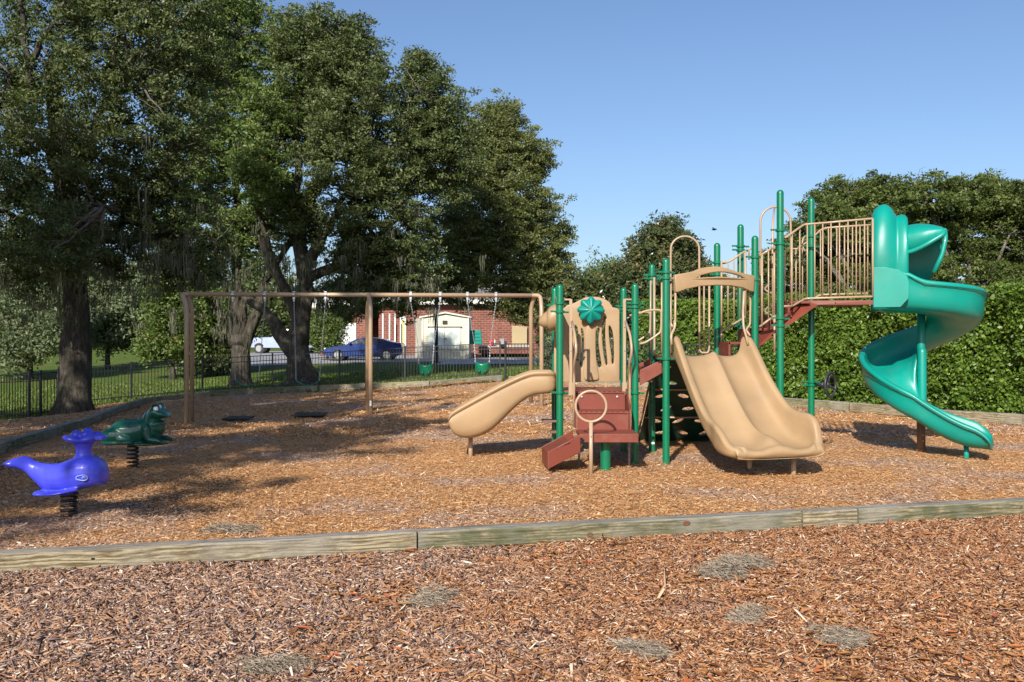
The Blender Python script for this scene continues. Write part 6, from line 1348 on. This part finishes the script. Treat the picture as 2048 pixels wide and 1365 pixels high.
# --- hedges
def hedge(label, a, b, h, th, n, L, mt, seed, group='clipped hedges'):
    a = Vector(a); b = Vector(b); d = b - a; Ln = d.length; u = d.normalized(); nrm = Vector((u.y, -u.x, 0))   # toward the camera
    t = empty('hedge', (a + b) / 2, label, 'hedge', group); r = np.random.default_rng(seed)
    s = r.random(n) * Ln; k = r.random(n)
    front = k < .62; top = (k >= .62) & (k < .86); inn = k >= .86
    hh = r.random(n) ** .9 * h; dep = np.abs(r.normal(size=n)) * .16
    bump_ = .10 * np.sin(s * 2.3 + hh * 1.9) + .11 * np.sin(s * 6.1 - hh * 4.7) * np.sin(hh * 7 + s * 2) + .06 * np.sin(s * .9 + seed)
    dep = np.where(front, dep - bump_, np.where(top, r.random(n) * th, .1 + r.random(n) * th * .8))
    ht = h + .03 * np.sin(s * 3.1) + .03 * np.sin(s * 7.7) - np.abs(r.normal(size=n)) * .08
    hh = np.where(top, ht, hh)
    C = np.stack([a.x + u.x * s - nrm.x * dep, a.y + u.y * s - nrm.y * dep, hh], -1); C[:, 2] += gz(C[:, 0], C[:, 1])
    V, Fc, at = leaves(C, .12, 8, L, .55, 1.0); link_mesh('foliage', np_mesh('foliage', V, Fc, at), MT[mt], t)
    mb = MB(); rr = random.Random(seed)
    for i in range(int(Ln * 5)):
        p = a + u * rr.uniform(0, Ln) - nrm * rr.uniform(.15, th * .8); z = gz(p.x, p.y); limb(mb, (p.x, p.y, z), (p.x + rr.uniform(-.3, .3), p.y + rr.uniform(-.2, .2), z + h * rr.uniform(.5, .92)), .025, .008, .15, 4, rr.randrange(9999))
    mb.build('branches', MT['bark'], t, smooth=True)
    # dense shaded inner twig mass
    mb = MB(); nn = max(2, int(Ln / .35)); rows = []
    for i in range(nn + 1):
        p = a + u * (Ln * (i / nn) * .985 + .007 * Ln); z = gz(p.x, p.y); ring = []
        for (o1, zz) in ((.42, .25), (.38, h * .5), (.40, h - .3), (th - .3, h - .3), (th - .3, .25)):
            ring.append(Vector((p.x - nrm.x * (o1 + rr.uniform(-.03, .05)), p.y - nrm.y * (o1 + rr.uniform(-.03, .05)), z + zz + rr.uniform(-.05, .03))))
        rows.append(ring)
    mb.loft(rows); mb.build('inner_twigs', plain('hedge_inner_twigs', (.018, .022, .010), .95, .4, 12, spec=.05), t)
    return t
hs_ = lambda px, Y: Vector(((px - CX) * Y / F, Y, 0))
hedge('tall bright green hedge behind the spiral slide', hs_(1528, 24.2), (10.3, 17.0, 0), 2.55, 1.2, 16000, .088, 'hedge', 3)
hedge('tall green hedge beyond the right picture edge', (10.35, 16.95, 0), (16.5, 11.5, 0), 2.6, 1.2, 3600, .12, 'hedge', 4)
hedge('lighter green hedge behind the fence and the double slide', hs_(1268, 36.5), hs_(1600, 33), 2.75, 1.5, 4200, .12, 'hedge2', 5)
simple('shrub', 'small leafy shrub behind the fence under the tan horn', 'shrub', 1125, 40, [lb(1125, 700, 40, 35), lb(1100, 715, 40, 22), lb(1165, 700, 40, 35), lb(1210, 705, 40, 30)], 330, 50, .13, .4, 'greyleaf', 71, tr=.06)
simple('broad_tree', 'broad tree beyond the right picture edge behind the hedge', 'tree', 2500, 36, [lb(2420, 400, 36, 70), lb(2520, 420, 36, 80), lb(2350, 480, 36, 70), lb(2600, 480, 36, 80), lb(2460, 540, 36, 90)], 900, 50, .2, .5, 'pine', 77, tr=.22, twigs=30, group='trees rising behind the hedge')
n = 2600; X = (rng.random(n) * 2 - 1) * 190; Y = 128 + rng.random(n) * 14; C = np.stack([X, Y, gz(X, Y) + rng.random(n) ** .8 * (5.2 + 1.0 * np.sin(X * .13) + .6 * np.sin(X * .41))], -1)
V, Fc, at = leaves(C, 1.5, 26, .8, .6); o = link_mesh('distant_woods', np_mesh('distant_woods', V, Fc, at), MT['oak']); o['kind'] = 'stuff'
# grass blades close behind the fence
X = (rng.random(60000) * 2 - 1) * 17 - 4; Y = 26 + rng.random(60000) ** 1.3 * 18; k = ~inside(BED, X, Y) & (np.abs(X) < Y * .58); X = X[k]; Y = Y[k]; n = len(X); Z = gz(X, Y); th = rng.random(n) * 3.14; h = .05 + .07 * rng.random(n); w_ = .03
V = np.stack([np.stack([X - np.cos(th) * w_, Y - np.sin(th) * w_, Z - .01], -1), np.stack([X + np.cos(th) * w_, Y + np.sin(th) * w_, Z - .01], -1), np.stack([X + rng.normal(size=n) * .04, Y + rng.normal(size=n) * .04, Z + h], -1)], 1).reshape(-1, 3)
MT['blade'] = attr_mat('grass_blade', [(0, (.05, .08, .015)), (.6, (.12, .17, .03)), (1, (.21, .25, .07))], .7, trans=.25)
o = link_mesh('grass', np_mesh('grass', V, np.arange(n * 3).reshape(-1, 3), rng.random(n)), MT['blade']); o['kind'] = 'stuff'
